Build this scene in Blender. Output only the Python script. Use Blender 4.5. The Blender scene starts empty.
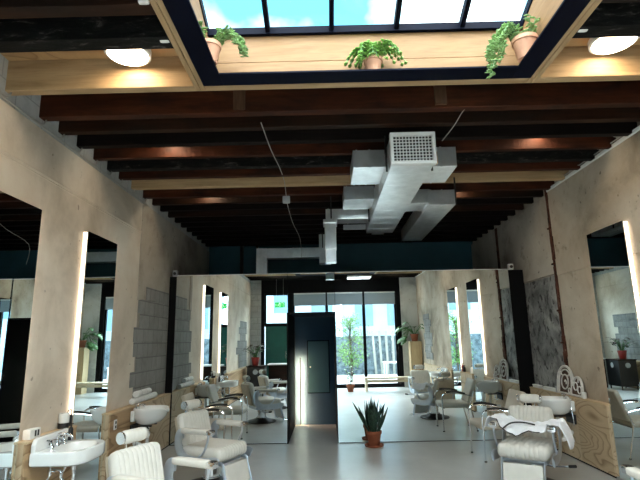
import bpy, bmesh, math, random
from mathutils import Vector, Matrix, Euler, noise as mnoise
R = math.radians
PI = math.pi
scene = bpy.context.scene
C = scene.collection
random.seed(7)

# ---------------------------------------------------------------- camera
FPX = 480.0
cam_d = bpy.data.cameras.new('camera'); cam_d.sensor_width = 36.0; cam_d.lens = FPX / 640 * 36.0
cam_d.clip_start = 0.05; cam_d.clip_end = 300
cam = bpy.data.objects.new('camera', cam_d); C.objects.link(cam)
_p = math.atan(100 / 480); _y = R(0.6); _r = R(1.1)
F = Vector((0, math.cos(_p), math.sin(_p))); U = Vector((0, -math.sin(_p), math.cos(_p))); X = Vector((1, 0, 0))
Z3 = Matrix.Rotation(_y, 3, 'Z'); F, U, X = Z3 @ F, Z3 @ U, Z3 @ X
X2 = X * math.cos(_r) - U * math.sin(_r); U2 = U * math.cos(_r) + X * math.sin(_r)
m3 = Matrix((X2, U2, -F)).transposed()
cam.matrix_world = Matrix.Translation((0, 0, 1.6)) @ m3.to_4x4()
scene.camera = cam

# ---------------------------------------------------------------- exposure, sky, daylight
scene.view_settings.view_transform = 'Standard'
scene.view_settings.look = 'None'
scene.view_settings.gamma = 1
scene.view_settings.use_curve_mapping = False
scene.view_settings.exposure = 0.45
w = bpy.data.worlds.new('sky'); scene.world = w; w.use_nodes = True
nt = w.node_tree; nt.nodes.clear()
wo = nt.nodes.new('ShaderNodeOutputWorld'); bg = nt.nodes.new('ShaderNodeBackground')
tc = nt.nodes.new('ShaderNodeTexCoord'); mp = nt.nodes.new('ShaderNodeMapping'); nz = nt.nodes.new('ShaderNodeTexNoise')
rp = nt.nodes.new('ShaderNodeValToRGB'); mx = nt.nodes.new('ShaderNodeMix'); mx.data_type = 'RGBA'
mp.inputs['Scale'].default_value = (2.2, 2.2, 2.2); mp.inputs['Location'].default_value = (0.35, 0.1, 0.0)
nz.inputs['Scale'].default_value = 1.6; nz.inputs['Detail'].default_value = 5; nz.inputs['Roughness'].default_value = .5
rp.color_ramp.elements[0].position = .44; rp.color_ramp.elements[1].position = .60
nt.links.new(tc.outputs['Generated'], mp.inputs['Vector']); nt.links.new(mp.outputs[0], nz.inputs['Vector'])
nt.links.new(nz.outputs['Fac'], rp.inputs['Fac']); nt.links.new(rp.outputs['Color'], mx.inputs[0])
mx.inputs[6].default_value = (0.12, 0.46, 0.64, 1); mx.inputs[7].default_value = (1.0, 1.05, 1.08, 1)
nt.links.new(mx.outputs[2], bg.inputs['Color']); bg.inputs['Strength'].default_value = 2.6
nt.links.new(bg.outputs[0], wo.inputs['Surface'])

def area_portal(name, loc, rot, sx, sy):
    d = bpy.data.lights.new(name, 'AREA'); d.shape = 'RECTANGLE'; d.size = sx; d.size_y = sy; d.cycles.is_portal = True
    o = bpy.data.objects.new(name, d); C.objects.link(o); o.location = loc; o.rotation_euler = rot
    return o
area_portal('skylight_portal', (0.37, 2.1, 4.36), (0, 0, 0), 2.7, 3.1)
area_portal('shopfront_portal', (0.05, -1.0, 1.66), (R(90), 0, 0), 4.6, 3.2)
# hazy bright daylight from the street side, very soft
sd = bpy.data.lights.new('hazy_sun', 'SUN'); sd.energy = SUN_E = 26.0; sd.angle = R(110); sd.color = (1.0, .98, .95)
so = bpy.data.objects.new('hazy_sun', sd); C.objects.link(so); so.rotation_euler = (R(38), 0, R(-6))

# ---------------------------------------------------------------- materials
def new_mat(name):
    m = bpy.data.materials.new(name); m.use_nodes = True
    nt = m.node_tree; b = nt.nodes['Principled BSDF']
    return m, nt, b
def coords(nt, scale=(1, 1, 1), loc=(0, 0, 0)):
    t = nt.nodes.new('ShaderNodeTexCoord'); mp = nt.nodes.new('ShaderNodeMapping')
    mp.inputs['Scale'].default_value = scale; mp.inputs['Location'].default_value = loc
    nt.links.new(t.outputs['Object'], mp.inputs['Vector'])
    return mp.outputs['Vector']
def tex_noise(nt, vec, scale, detail=4, rough=.55, dist=0):
    n = nt.nodes.new('ShaderNodeTexNoise'); n.inputs['Scale'].default_value = scale; n.inputs['Detail'].default_value = detail
    n.inputs['Roughness'].default_value = rough; n.inputs['Distortion'].default_value = dist
    nt.links.new(vec, n.inputs['Vector']); return n.outputs['Fac']
def ramp(nt, fac, stops, interp='LINEAR'):
    r = nt.nodes.new('ShaderNodeValToRGB'); r.color_ramp.interpolation = interp
    el = r.color_ramp.elements
    while len(el) < len(stops): el.new(.5)
    for e, (p, c) in zip(el, stops):
        e.position = p; e.color = (c[0], c[1], c[2], 1) if not isinstance(c, (int, float)) else (c, c, c, 1)
    nt.links.new(fac, r.inputs['Fac']); return r.outputs['Color']
def mixc(nt, fac, a, b):
    m = nt.nodes.new('ShaderNodeMix'); m.data_type = 'RGBA'
    for s, v in ((0, fac), (6, a), (7, b)):
        if isinstance(v, (tuple, list)): m.inputs[s].default_value = (v[0], v[1], v[2], 1)
        elif isinstance(v, (int, float)): m.inputs[s].default_value = v
        else: nt.links.new(v, m.inputs[s])
    return m.outputs[2]
def bump(nt, b, h, strength=.2, dist=.01):
    n = nt.nodes.new('ShaderNodeBump'); n.inputs['Strength'].default_value = strength; n.inputs['Distance'].default_value = dist
    nt.links.new(h, n.inputs['Height']); nt.links.new(n.outputs['Normal'], b.inputs['Normal'])
def pm(name, col, rough=.5, metal=0, var=.12, scale=9, bmp=0, coat=0, spec=None):
    m, nt, b = new_mat(name); b.inputs['Roughness'].default_value = rough; b.inputs['Metallic'].default_value = metal
    f = tex_noise(nt, coords(nt), scale)
    lo = tuple(c * (1 - var) for c in col); hi = tuple(min(1, c * (1 + var)) for c in col)
    nt.links.new(ramp(nt, f, [(.3, lo), (.7, hi)]), b.inputs['Base Color'])
    if bmp: bump(nt, b, f, bmp)
    if coat: b.inputs['Coat Weight'].default_value = coat
    if spec is not None: b.inputs['Specular IOR Level'].default_value = spec
    return m
def emit(name, col, s):
    m, nt, b = new_mat(name); b.inputs['Base Color'].default_value = (*col, 1)
    b.inputs['Emission Color'].default_value = (*col, 1); b.inputs['Emission Strength'].default_value = s
    return m
def plaster(name, base, dark, pale, seed=0, stain=.55, bmp=.25):
    m, nt, b = new_mat(name); b.inputs['Roughness'].default_value = .85
    v = coords(nt, loc=(seed, seed * 1.7, seed * .6))
    big = tex_noise(nt, v, .9, 5, .6, .4); mid = tex_noise(nt, v, 4.5, 6, .65); fine = tex_noise(nt, v, 38, 3)
    c = ramp(nt, big, [(.32, dark), (.5, base), (.70, pale)])
    c = mixc(nt, ramp(nt, mid, [(.60, 0), (.78, stain)]), c, dark)
    spots = tex_noise(nt, coords(nt, loc=(seed + 4, 2, 9)), 11, 2, .4)
    c = mixc(nt, ramp(nt, spots, [(.72, 0), (.76, .7)]), c, tuple(x * .45 for x in dark))
    nt.links.new(c, b.inputs['Base Color'])
    hh = nt.nodes.new('ShaderNodeMath'); hh.operation = 'ADD'; nt.links.new(mid, hh.inputs[0]); nt.links.new(fine, hh.inputs[1])
    bump(nt, b, hh.outputs[0], bmp, .01); return m
def mottled(name):
    m, nt, b = new_mat(name); b.inputs['Roughness'].default_value = .85
    a = tex_noise(nt, coords(nt, (1, 1, 1), (3, 1, 2)), 2.2, 7, .7, .6); f = tex_noise(nt, coords(nt, (1, 1, .7), (1, 5, 2)), 9, 6, .7, .4)
    c = ramp(nt, a, [(.36, (.10, .10, .10)), (.50, (.22, .22, .215)), (.60, (.34, .335, .32)), (.70, (.46, .45, .43))])
    c = mixc(nt, ramp(nt, f, [(.54, 0), (.60, .9)]), c, (.025, .024, .023))
    nt.links.new(c, b.inputs['Base Color']); bump(nt, b, f, .4, .01); return m
def rusty(name):
    m, nt, b = new_mat(name); b.inputs['Roughness'].default_value = .85; b.inputs['Specular IOR Level'].default_value = .2
    f = tex_noise(nt, coords(nt, (1, 1, .5)), 14, 6, .7, .4)
    nt.links.new(ramp(nt, f, [(.36, (.018, .012, .010)), (.48, (.085, .030, .018)), (.58, (.14, .05, .03)), (.66, (.26, .20, .15))]), b.inputs['Base Color'])
    bump(nt, b, f, .6, .015); return m
def wood(name, c1, c2, axis='X', scale=1.0, rough=.6, knots=True, dark=None):
    m, nt, b = new_mat(name); b.inputs['Specular IOR Level'].default_value = .12 if c2[0] < .15 else .4; b.inputs['Roughness'].default_value = rough
    s = {'X': (.25, 3, 3), 'Y': (3, .25, 3), 'Z': (3, 3, .25)}[axis]
    v = coords(nt, tuple(x * scale for x in s))
    a = tex_noise(nt, v, 3.2, 6, .6, 1.2); g = tex_noise(nt, v, 16, 4, .6, .3)
    c = ramp(nt, a, [(.3, c1), (.5, tuple((p + q) / 2 for p, q in zip(c1, c2))), (.68, c2)])
    c = mixc(nt, ramp(nt, g, [(.5, 0), (.75, .5)]), c, tuple(x * .6 for x in c1))
    if dark:
        d = tex_noise(nt, coords(nt, (.7, 2, 2)), 2.0, 4, .6, .5)
        c = mixc(nt, ramp(nt, d, [(.42, 0), (.62, .85)]), c, dark)
    nt.links.new(c, b.inputs['Base Color']); bump(nt, b, g, .15, .004); return m
def plywood(name, base, line, axis, seed=0, stretch=.62, freq=9, width=.16):
    # flat-sawn face veneer: closed figured contours
    m, nt, b = new_mat(name); b.inputs['Roughness'].default_value = .55
    s = {'Y': (1.0, stretch, 1.5), 'X': (stretch, 1, 1.5)}[axis]
    v = coords(nt, s, (seed, seed * .7, seed * .3))
    n = tex_noise(nt, v, 1.2, 2, .4, .5)
    mu = nt.nodes.new('ShaderNodeMath'); mu.operation = 'MULTIPLY'; mu.inputs[1].default_value = freq
    nt.links.new(n, mu.inputs[0]); fr = nt.nodes.new('ShaderNodeMath'); fr.operation = 'FRACT'; nt.links.new(mu.outputs[0], fr.inputs[0])
    band = ramp(nt, fr.outputs[0], [(0, 0), (.06, .8), (width, .25), (.45, .0)])
    f = tex_noise(nt, coords(nt, (4, 1.2, 14)), 9, 3)
    c = ramp(nt, f, [(.3, tuple(x * .9 for x in base)), (.7, base)])
    nt.links.new(mixc(nt, band, c, line), b.inputs['Base Color']); return m
def charred(name):
    m, nt, b = new_mat(name); b.inputs['Specular IOR Level'].default_value = .15; b.inputs['Roughness'].default_value = .75
    v = coords(nt, (1.2, 4, 4)); n = tex_noise(nt, v, 4, 8, .75, .5)
    nt.links.new(ramp(nt, n, [(.48, (.004, .004, .004)), (.58, (.014, .013, .012)), (.70, (.17, .155, .145))]), b.inputs['Base Color'])
    bump(nt, b, n, .6, .02); return m
def blocks(name, c1, c2, mortar, w=.4, h=.2, plane='YZ'):
    m, nt, b = new_mat(name); b.inputs['Roughness'].default_value = .9
    t = nt.nodes.new('ShaderNodeTexCoord'); sp = nt.nodes.new('ShaderNodeSeparateXYZ'); cb = nt.nodes.new('ShaderNodeCombineXYZ')
    nt.links.new(t.outputs['Object'], sp.inputs[0]); nt.links.new(sp.outputs[plane[0]], cb.inputs[0]); nt.links.new(sp.outputs[plane[1]], cb.inputs[1])
    br = nt.nodes.new('ShaderNodeTexBrick'); br.inputs['Scale'].default_value = 1; br.inputs['Brick Width'].default_value = w; br.inputs['Row Height'].default_value = h
    br.inputs['Mortar Size'].default_value = .008; br.inputs['Mortar Smooth'].default_value = .3
    br.inputs['Color1'].default_value = (*c1, 1); br.inputs['Color2'].default_value = (*c2, 1); br.inputs['Mortar'].default_value = (*mortar, 1)
    nt.links.new(cb.outputs[0], br.inputs['Vector'])
    n = tex_noise(nt, coords(nt), 6, 5, .7)
    c = mixc(nt, ramp(nt, n, [(.45, 0), (.7, .45)]), br.outputs['Color'], tuple(x * .55 for x in c1))
    nt.links.new(c, b.inputs['Base Color']); bump(nt, b, br.outputs['Fac'], -.5, .006); return m
def glass(name, tint=(1, 1, 1), refl=.04):
    m, nt, b = new_mat(name); nt.nodes.remove(b); out = nt.nodes['Material Output']
    tr = nt.nodes.new('ShaderNodeBsdfTransparent'); tr.inputs['Color'].default_value = (*tint, 1)
    gl = nt.nodes.new('ShaderNodeBsdfGlossy'); gl.inputs['Roughness'].default_value = .01
    mi = nt.nodes.new('ShaderNodeMixShader'); lw = nt.nodes.new('ShaderNodeLayerWeight'); lw.inputs['Blend'].default_value = .5
    rf = ramp(nt, lw.outputs['Facing'], [(0, refl * .4), (.6, refl), (.85, refl * 3), (1, .9)]); nt.links.new(rf, mi.inputs[0]); nt.links.new(tr.outputs[0], mi.inputs[1]); nt.links.new(gl.outputs[0], mi.inputs[2])
    nt.links.new(mi.outputs[0], out.inputs['Surface']); return m
def floor_mat():
    m, nt, b = new_mat('polished_concrete')
    v = coords(nt); a = tex_noise(nt, v, .8, 5, .6, .5); f = tex_noise(nt, v, 7, 5, .65)
    c = ramp(nt, a, [(.3, (.37, .375, .37)), (.5, (.44, .445, .44)), (.7, (.52, .52, .51))])
    c = mixc(nt, ramp(nt, f, [(.35, 0), (.9, .3)]), c, (.36, .36, .355))
    nt.links.new(c, b.inputs['Base Color'])
    b.inputs['Roughness'].default_value = .3; b.inputs['Specular IOR Level'].default_value = .5
    return m
M = {}
M['floor'] = floor_mat()
M['plaster_l'] = plaster('lime_plaster', (.68, .585, .48), (.47, .39, .30), (.78, .71, .61), 1.3, .55)
M['plaster_r'] = plaster('aged_render', (.50, .415, .315), (.23, .175, .12), (.65, .575, .475), 5.1, .95, .4)
M['conc_r'] = plaster('raw_concrete', (.44, .385, .32), (.17, .14, .11), (.58, .53, .46), 8.4, .9, .5)
M['conc_l'] = plaster('weathered_concrete', (.40, .35, .29), (.19, .165, .135), (.52, .47, .40), 11.4, .9, .5)
M['conc_dark'] = mottled('damp_grey_concrete')
M['pier'] = plaster('painted_concrete', (.60, .60, .57), (.34, .34, .32), (.72, .72, .70), 2.2, .6)
M['blocks'] = blocks('concrete_blocks', (.25, .245, .23), (.31, .30, .285), (.16, .155, .15))
M['blocks_band'] = blocks('grey_block_band', (.42, .42, .41), (.48, .48, .47), (.32, .32, .31))
M['blocks_front'] = blocks('front_blocks', (.36, .36, .345), (.42, .42, .40), (.28, .28, .27), plane='XZ')
M['rust'] = rusty('rusted_steel')
M['navy'] = pm('dark_teal_paint', (.026, .098, .130), .6, 0, .1, 3)
M['navy_gloss'] = pm('navy_passage_paint', (.040, .088, .145), .7, 0, .1, 3, spec=.2)
M['frame_blue'] = pm('ink_blue_steel', (.0022, .0035, .011), .55, 0, .15, 6, spec=.06)
M['black'] = pm('black_paint', (.004, .004, .005), .6, 0, .1, 5, spec=.15)
M['ltimber'] = wood('new_pine', (.34, .21, .10), (.48, .33, .18), 'X', 1, .6)
M['ltimber_y'] = wood('new_pine_along', (.34, .21, .10), (.48, .33, .18), 'Y', 1, .6)
M['lvl'] = wood('skylight_lining_pine', (.225, .115, .042), (.30, .168, .072), 'X', 1.2, .6)
M['lvl_y'] = wood('skylight_lining_pine_along', (.225, .115, .042), (.30, .168, .072), 'Y', 1.2, .6)
M['redwood'] = wood('old_red_hardwood', (.034, .0085, .004), (.085, .024, .010), 'X', 1, .6, dark=(.014, .007, .005))
M['brownwood'] = wood('old_brown_hardwood', (.016, .0065, .0035), (.036, .014, .007), 'X', 1, .6, dark=(.012, .008, .006))
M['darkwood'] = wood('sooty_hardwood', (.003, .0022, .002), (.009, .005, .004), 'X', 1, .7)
M['cleat'] = wood('worn_cleat_timber', (.06, .030, .016), (.13, .07, .04), 'Z', 1, .7)
M['charred'] = charred('charred_hardwood')
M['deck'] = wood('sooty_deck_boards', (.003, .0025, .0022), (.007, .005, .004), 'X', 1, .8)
M['deckply'] = plywood('deck_plywood', (.52, .32, .15), (.26, .13, .05), 'X', 2.0)
M['ply'] = plywood('figured_plywood', (.62, .47, .305), (.26, .15, .07), 'Y', 1.0, .8, 13, .18)
M['ply_b'] = plywood('figured_plywood_dense', (.57, .42, .26), (.22, .125, .055), 'Y', 6.0, .6, 19, .24)
M['ply_s'] = plywood('streaked_plywood', (.50, .325, .175), (.20, .105, .042), 'Y', 3.0, .16, 16, .34)
M['ply_top'] = wood('plywood_top', (.52, .36, .20), (.66, .50, .31), 'Y', 1.3, .5)
M['stand_ply'] = wood('plywood_stand', (.46, .32, .17), (.58, .43, .25), 'Z', 1.0, .6)
M['bench'] = wood('pale_bench_timber', (.62, .50, .34), (.74, .63, .46), 'X', 1.0, .55)
M['galv'] = pm('galvanised_steel', (.88, .90, .91), .30, .88, .10, 7, .06)
M['grille'] = pm('white_grille_paint', (.80, .80, .79), .45, 0, .03)
M['chrome'] = pm('chrome', (.78, .79, .81), .12, 1, .04)
M['alu'] = pm('polished_aluminium', (.60, .66, .74), .28, .85, .08)
M['leather'] = pm('cream_leather', (.64, .61, .555), .42, 0, .04, 14, .03)
M['tan'] = pm('tan_vinyl', (.52, .44, .33), .5, 0, .06, 10)
M['beige'] = pm('beige_vinyl', (.54, .485, .40), .5, 0, .05, 12, .03)
M['rubber'] = pm('black_rubber', (.012, .012, .013), .45, 0, .1)
M['porcelain'] = pm('white_porcelain', (.86, .86, .84), .12, 0, .02, 4, 0, .4)
M['plastic'] = pm('white_plastic', (.80, .79, .76), .4, 0, .03)
M['greyplastic'] = pm('grey_plastic', (.33, .34, .35), .45, 0, .06)
M['towel'] = pm('white_towelling', (.84, .835, .82), .95, 0, .06, 60, .5)
M['cloth'] = pm('white_cape_cloth', (.85, .86, .90), .8, 0, .03, 20, .1)
M['terracotta'] = pm('terracotta', (.27, .075, .03), .75, 0, .15, 10, .1)
M['terra_pale'] = pm('pale_terracotta', (.58, .30, .19), .75, 0, .12, 10, .1)
M['redpot'] = pm('red_glazed_pot', (.32, .035, .025), .35, 0, .1, 8)
M['soil'] = pm('potting_soil', (.03, .02, .014), .95, 0, .4, 60, .6)
M['leaf_dark'] = pm('dark_leaf', (.018, .062, .022), .42, 0, .55, 14)
M['leaf_snake'] = pm('snake_plant_leaf', (.016, .046, .026), .4, 0, .7, 26)
M['leaf_mid'] = pm('mid_green_leaf', (.05, .16, .035), .45, 0, .4, 12)
M['leaf_bright'] = pm('bright_green_leaf', (.17, .36, .06), .5, 0, .35, 9)
M['leaf_pale'] = pm('pale_succulent_leaf', (.20, .34, .12), .5, 0, .3, 9)
M['leaf_red'] = pm('bronze_leaf', (.10, .055, .04), .45, 0, .5, 12)
M['bark'] = pm('bark', (.11, .075, .05), .9, 0, .4, 20, .4)
M['mirror'] = None
m_, nt_, b_ = new_mat('mirror_glass'); b_.inputs['Metallic'].default_value = 1; b_.inputs['Roughness'].default_value = 0
b_.inputs['Base Color'].default_value = (.84, .93, .955, 1); M['mirror'] = m_
M['glass'] = glass('clear_glazing', (.93, .98, .99))
M['jar'] = glass('smoky_jar_glass', (.6, .6, .58))
M['green_door'] = pm('bottle_green_paint', (.008, .105, .08), .4, 0, .12, 3)
M['white_paint'] = pm('white_paint', (.78, .78, .75), .5, 0, .03)
M['iron_white'] = pm('flaky_white_iron', (.68, .65, .60), .7, 0, .18, 22, .3)
M['iron_brown'] = pm('rusty_backing', (.085, .045, .028), .85, 0, .4, 14, .3)
M['blind'] = pm('grey_blind_fabric', (.30, .36, .40), .8, 0, .04, 30)
M['wire'] = pm('pale_cable', (.34, .33, .30), .5, 0, .08)
M['led'] = emit('led_diffuser', (1.0, .84, .66), 2.6)
M['led_back'] = emit('led_warm_tape', (1.0, .60, .32), 250)
M['lamp'] = emit('lamp_lens', (1.0, .80, .55), 30)
M['panel_light'] = emit('light_panel_lens', (.95, .98, 1.0), 4)
M['sign_green'] = emit('exit_sign_green', (.02, .42, .07), .9)
M['sign_white'] = emit('exit_sign_white', (.9, 1, .9), 1.2)
M['asphalt'] = pm('street_paving', (.42, .43, .43), .85, 0, .1, 2)
M['facade'] = pm('pale_blue_render', (.62, .76, .84), .8, 0, .05, 1)
M['facade_w'] = pm('white_cladding', (.80, .85, .88), .8, 0, .04, 1)
M['facade_glass'] = pm('blue_grey_glazing', (.30, .42, .50), .25, 0, .1, 1)
M['hedge'] = pm('dark_weathered_wall', (.15, .18, .20), .9, 0, .6, 5, .3)
M['paling'] = wood('grey_paling', (.42, .38, .32), (.58, .54, .46), 'Z', 1, .8)
M['fold_shade'] = pm('grey_fold_shade', (.30, .31, .33), .9, 0, .1, 40)

# ---------------------------------------------------------------- mesh helpers
class MB:
    def __init__(s): s.v = []; s.f = []; s.sm = []; s.M = Matrix()
    def add(s, vs, fs, smooth=False, mat=None):
        mt = s.M @ mat if mat is not None else s.M
        o = len(s.v); s.v += [tuple(mt @ Vector(p)) for p in vs]
        for f in fs: s.f.append(tuple(i + o for i in f)); s.sm.append(smooth)
        return s
    def box(s, c, d, rot=None):
        x, y, z = (k / 2 for k in d)
        vs = [(-x, -y, -z), (x, -y, -z), (x, y, -z), (-x, y, -z), (-x, -y, z), (x, -y, z), (x, y, z), (-x, y, z)]
        mt = Matrix.Translation(c)
        if rot: mt = mt @ Euler(rot).to_matrix().to_4x4()
        return s.add(vs, [(3, 2, 1, 0), (4, 5, 6, 7), (0, 1, 5, 4), (1, 2, 6, 5), (2, 3, 7, 6), (3, 0, 4, 7)], False, mt)
    def bb(s, x0, x1, y0, y1, z0, z1): return s.box(((x0 + x1) / 2, (y0 + y1) / 2, (z0 + z1) / 2), (x1 - x0, y1 - y0, z1 - z0))
    def rbox(s, c, d, r=.03, step=.03, pleat=None, rot=None, puff=0):
        h = [k / 2 for k in d]; r = min(r, min(h) * .999)
        n = [max(4, int(round(k / step))) for k in d]
        if pleat: n[pleat[0]] = max(n[pleat[0]], pleat[1] * 6)
        idx = {}; vs = []; fs = []
        def vert(q):
            k = tuple(round(a, 6) for a in q)
            if k in idx: return idx[k]
            p = [q[i] * h[i] for i in range(3)]
            cl = [max(-(h[i] - r), min(h[i] - r, p[i])) for i in range(3)]
            dv = Vector([p[i] - cl[i] for i in range(3)])
            nrm = dv.normalized() if dv.length > 1e-9 else Vector((0, 0, 0))
            P = Vector(cl) + nrm * r
            if puff:
                for i in range(3):
                    o = [j for j in range(3) if j != i]
                    P[i] += puff * nrm[i] * (1 - q[o[0]] ** 2) * (1 - q[o[1]] ** 2)
            if pleat:
                ax, cnt, dep = pleat; u = (q[ax] + 1) / 2 * cnt; fr = abs(u - round(u))
                g = math.exp(-(fr / .13) ** 2)
                if .3 < u < cnt - .3: P -= nrm * dep * g * (1 - abs(nrm[ax]))
            idx[k] = len(vs); vs.append(tuple(P)); return idx[k]
        def lin(k): # denser at ends for roundness
            return [-1 + 2 * i / n[k] for i in range(n[k] + 1)]
        for ax in range(3):
            a, b = [(1, 2), (2, 0), (0, 1)][ax]
            A, B = lin(a), lin(b)
            # warp toward rounding zone
            for sgn in (-1, 1):
                for i in range(len(A) - 1):
                    for j in range(len(B) - 1):
                        quad = []
                        for (u, v) in ((A[i], B[j]), (A[i + 1], B[j]), (A[i + 1], B[j + 1]), (A[i], B[j + 1])):
                            q = [0, 0, 0]; q[ax] = sgn; q[a] = u; q[b] = v; quad.append(vert(q))
                        fs.append(tuple(quad if sgn > 0 else quad[::-1]))
        mt = Matrix.Translation(c)
        if rot: mt = mt @ Euler(rot).to_matrix().to_4x4()
        return s.add(vs, fs, True, mt)
    def lathe(s, prof, seg=24, c=(0, 0, 0), mat=None):
        vs = []; fs = []
        for (r, z) in prof:
            for k in range(seg):
                a = 2 * PI * k / seg; vs.append((r * math.cos(a), r * math.sin(a), z))
        for i in range(len(prof) - 1):
            for k in range(seg):
                k2 = (k + 1) % seg; fs.append((i * seg + k, i * seg + k2, (i + 1) * seg + k2, (i + 1) * seg + k))
        if prof[0][0] > 1e-6: fs.append(tuple(range(seg))[::-1])
        if prof[-1][0] > 1e-6: fs.append(tuple((len(prof) - 1) * seg + k for k in range(seg)))
        mt = Matrix.Translation(c)
        if mat is not None: mt = mt @ mat
        return s.add(vs, fs, True, mt)
    def cyl(s, a, b, r, seg=14, r2=None):
        a, b = Vector(a), Vector(b); d = b - a
        q = d.to_track_quat('Z', 'Y').to_matrix().to_4x4()
        return s.lathe([(r, 0), (r2 if r2 is not None else r, d.length)], seg, a, q)
    def tube(s, pts, r, seg=8, smooth=0, flat=None, closed=False):
        pts = [Vector(p) for p in pts]
        if smooth: pts = catmull(pts, smooth, closed)
        n = len(pts); vs = []; fs = []; up = None
        for i, p in enumerate(pts):
            if closed: t = (pts[(i + 1) % n] - pts[i - 1]).normalized()
            else: t = (pts[min(i + 1, n - 1)] - pts[max(i - 1, 0)]).normalized()
            if up is None:
                up = Vector((1, 0, 0)) if abs(t.x) < .9 else Vector((0, 0, 1))
            up = (up - t * up.dot(t)); up = up.normalized() if up.length > 1e-6 else t.orthogonal().normalized()
            sd = t.cross(up)
            ru, rs = (r, r) if flat is None else flat
            for k in range(seg):
                a = 2 * PI * k / seg; vs.append(tuple(p + up * (ru * math.cos(a)) + sd * (rs * math.sin(a))))
        m = n if closed else n - 1
        for i in range(m):
            j = (i + 1) % n
            for k in range(seg):
                k2 = (k + 1) % seg; fs.append((i * seg + k, i * seg + k2, j * seg + k2, j * seg + k))
        if not closed: fs += [tuple(range(seg))[::-1], tuple((n - 1) * seg + k for k in range(seg))]
        return s.add(vs, fs, True)
    def prism(s, poly, d, frame):
        # poly: 2-D outline (ccw), extruded by d along frame's third axis
        n = len(poly); vs = [(p[0], p[1], 0) for p in poly] + [(p[0], p[1], d) for p in poly]
        fs = [tuple(range(n))[::-1], tuple(range(n, 2 * n))] + [(i, (i + 1) % n, n + (i + 1) % n, n + i) for i in range(n)]
        return s.add(vs, fs, False, frame)
    def loft(s, rings, cap0=True, cap1=True):
        n = len(rings[0]); vs = [p for r in rings for p in r]; fs = []
        for i in range(len(rings) - 1):
            for k in range(n):
                k2 = (k + 1) % n; fs.append((i * n + k, i * n + k2, (i + 1) * n + k2, (i + 1) * n + k))
        if cap0: fs.append(tuple(range(n))[::-1])
        if cap1: fs.append(tuple((len(rings) - 1) * n + k for k in range(n)))
        return s.add(vs, fs, True)
    def leaf(s, base, dirv, up, L, W, bend=.3, fold=.25, seg=6, shape='oval', lobes=0):
        d = Vector(dirv).normalized(); u = Vector(up); u = (u - d * u.dot(d))
        u = u.normalized() if u.length > 1e-5 else d.orthogonal().normalized()
        sd = d.cross(u); p = Vector(base); vs = []; fs = []; cur = d.copy()
        for i in range(seg + 1):
            t = i / seg
            if shape == 'oval': ww = W * math.sin(PI * min(1, .06 + t * .94)) ** .75
            elif shape == 'blade': ww = W * (min(1, .55 + t * 1.2) if t < .5 else 1) * (1 - max(0, (t - .55) / .45) ** 1.6)
            elif shape == 'heart': ww = W * (math.sin(PI * (t * .86 + .14)) ** .8) * (1.0 if t > .0 else .4)
            else: ww = W * (1 - t)
            if lobes and 0 < i < seg: ww *= (1.0 if i % 2 else .55)
            ww = max(ww, W * .015) if i in (0, seg) else ww
            f = u * (ww * fold)
            vs += [tuple(p - sd * ww + f), tuple(p), tuple(p + sd * ww + f)]
            ang = -bend / seg; cur = (cur * math.cos(ang) + u * math.sin(ang)).normalized(); u = (u - cur * u.dot(cur)).normalized()
            p = p + cur * (L / seg)
        for i in range(seg):
            a = i * 3; fs += [(a, a + 1, a + 4, a + 3), (a + 1, a + 2, a + 5, a + 4)]
        return s.add(vs, fs, True)
    def build(s, name, mat, parent=None, bevel=0, solid=0, seg=2):
        me = bpy.data.meshes.new(name); me.from_pydata(s.v, [], s.f); me.update()
        me.materials.append(mat)
        me.polygons.foreach_set('use_smooth', s.sm)
        bm = bmesh.new(); bm.from_mesh(me)
        if not solid: bmesh.ops.recalc_face_normals(bm, faces=bm.faces)
        for e in bm.edges:
            if len(e.link_faces) == 2 and e.calc_face_angle(0) > R(42): e.smooth = False
        bm.to_mesh(me); bm.free()
        o = bpy.data.objects.new(name, me); C.objects.link(o)
        if parent is not None: o.parent = parent
        if solid:
            md = o.modifiers.new('thickness', 'SOLIDIFY'); md.thickness = solid; md.offset = 0
        if bevel:
            md = o.modifiers.new('bevel', 'BEVEL'); md.width = bevel; md.segments = seg; md.limit_method = 'ANGLE'; md.angle_limit = R(50)
        return o
def catmull(P, k, closed=False):
    n = len(P); out = []
    rng = range(n if closed else n - 1)
    for i in rng:
        if closed: a, b, c, d = P[i - 1], P[i], P[(i + 1) % n], P[(i + 2) % n]
        else: a, b, c, d = P[max(i - 1, 0)], P[i], P[i + 1], P[min(i + 2, n - 1)]
        for j in range(k):
            t = j / k
            out.append(.5 * ((2 * b) + (c - a) * t + (2 * a - 5 * b + 4 * c - d) * t * t + (3 * b - a - 3 * c + d) * t ** 3))
    if not closed: out.append(P[-1])
    return out
def thing(name, label, cat, loc=(0, 0, 0), rz=0, group=None):
    o = bpy.data.objects.new(name, None); o.empty_display_size = .1; C.objects.link(o)
    o.location = loc; o.rotation_euler = (0, 0, rz); o['label'] = label; o['category'] = cat
    if group: o['group'] = group
    return o
def tag(o, label, cat, group=None):
    o['label'] = label; o['category'] = cat
    if group: o['group'] = group
    return o
def struct(o, label=None):
    o['kind'] = 'structure'
    if label: o['label'] = label
    return o
def kids(o): return [c for c in bpy.data.objects if c.parent == o]
def dup(root, loc, rz=None, label=None, group=None):
    def cp(o, par):
        c = o.copy(); C.objects.link(c)
        if par is not None: c.parent = par
        for ch in kids(o): cp(ch, c)
        return c
    r = cp(root, None); r.location = loc
    if rz is not None: r.rotation_euler = (0, 0, rz)
    if label: r['label'] = label
    if group: r['group'] = group
    return r

# ---------------------------------------------------------------- dimensions
XL, XR = -2.65, 3.32          # side walls
YF, YM, YB = -0.80, 8.10, 10.80   # shop front, mirrored partition, back wall
ZJ, ZD = 3.70, 3.98           # joist bottoms, deck
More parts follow.
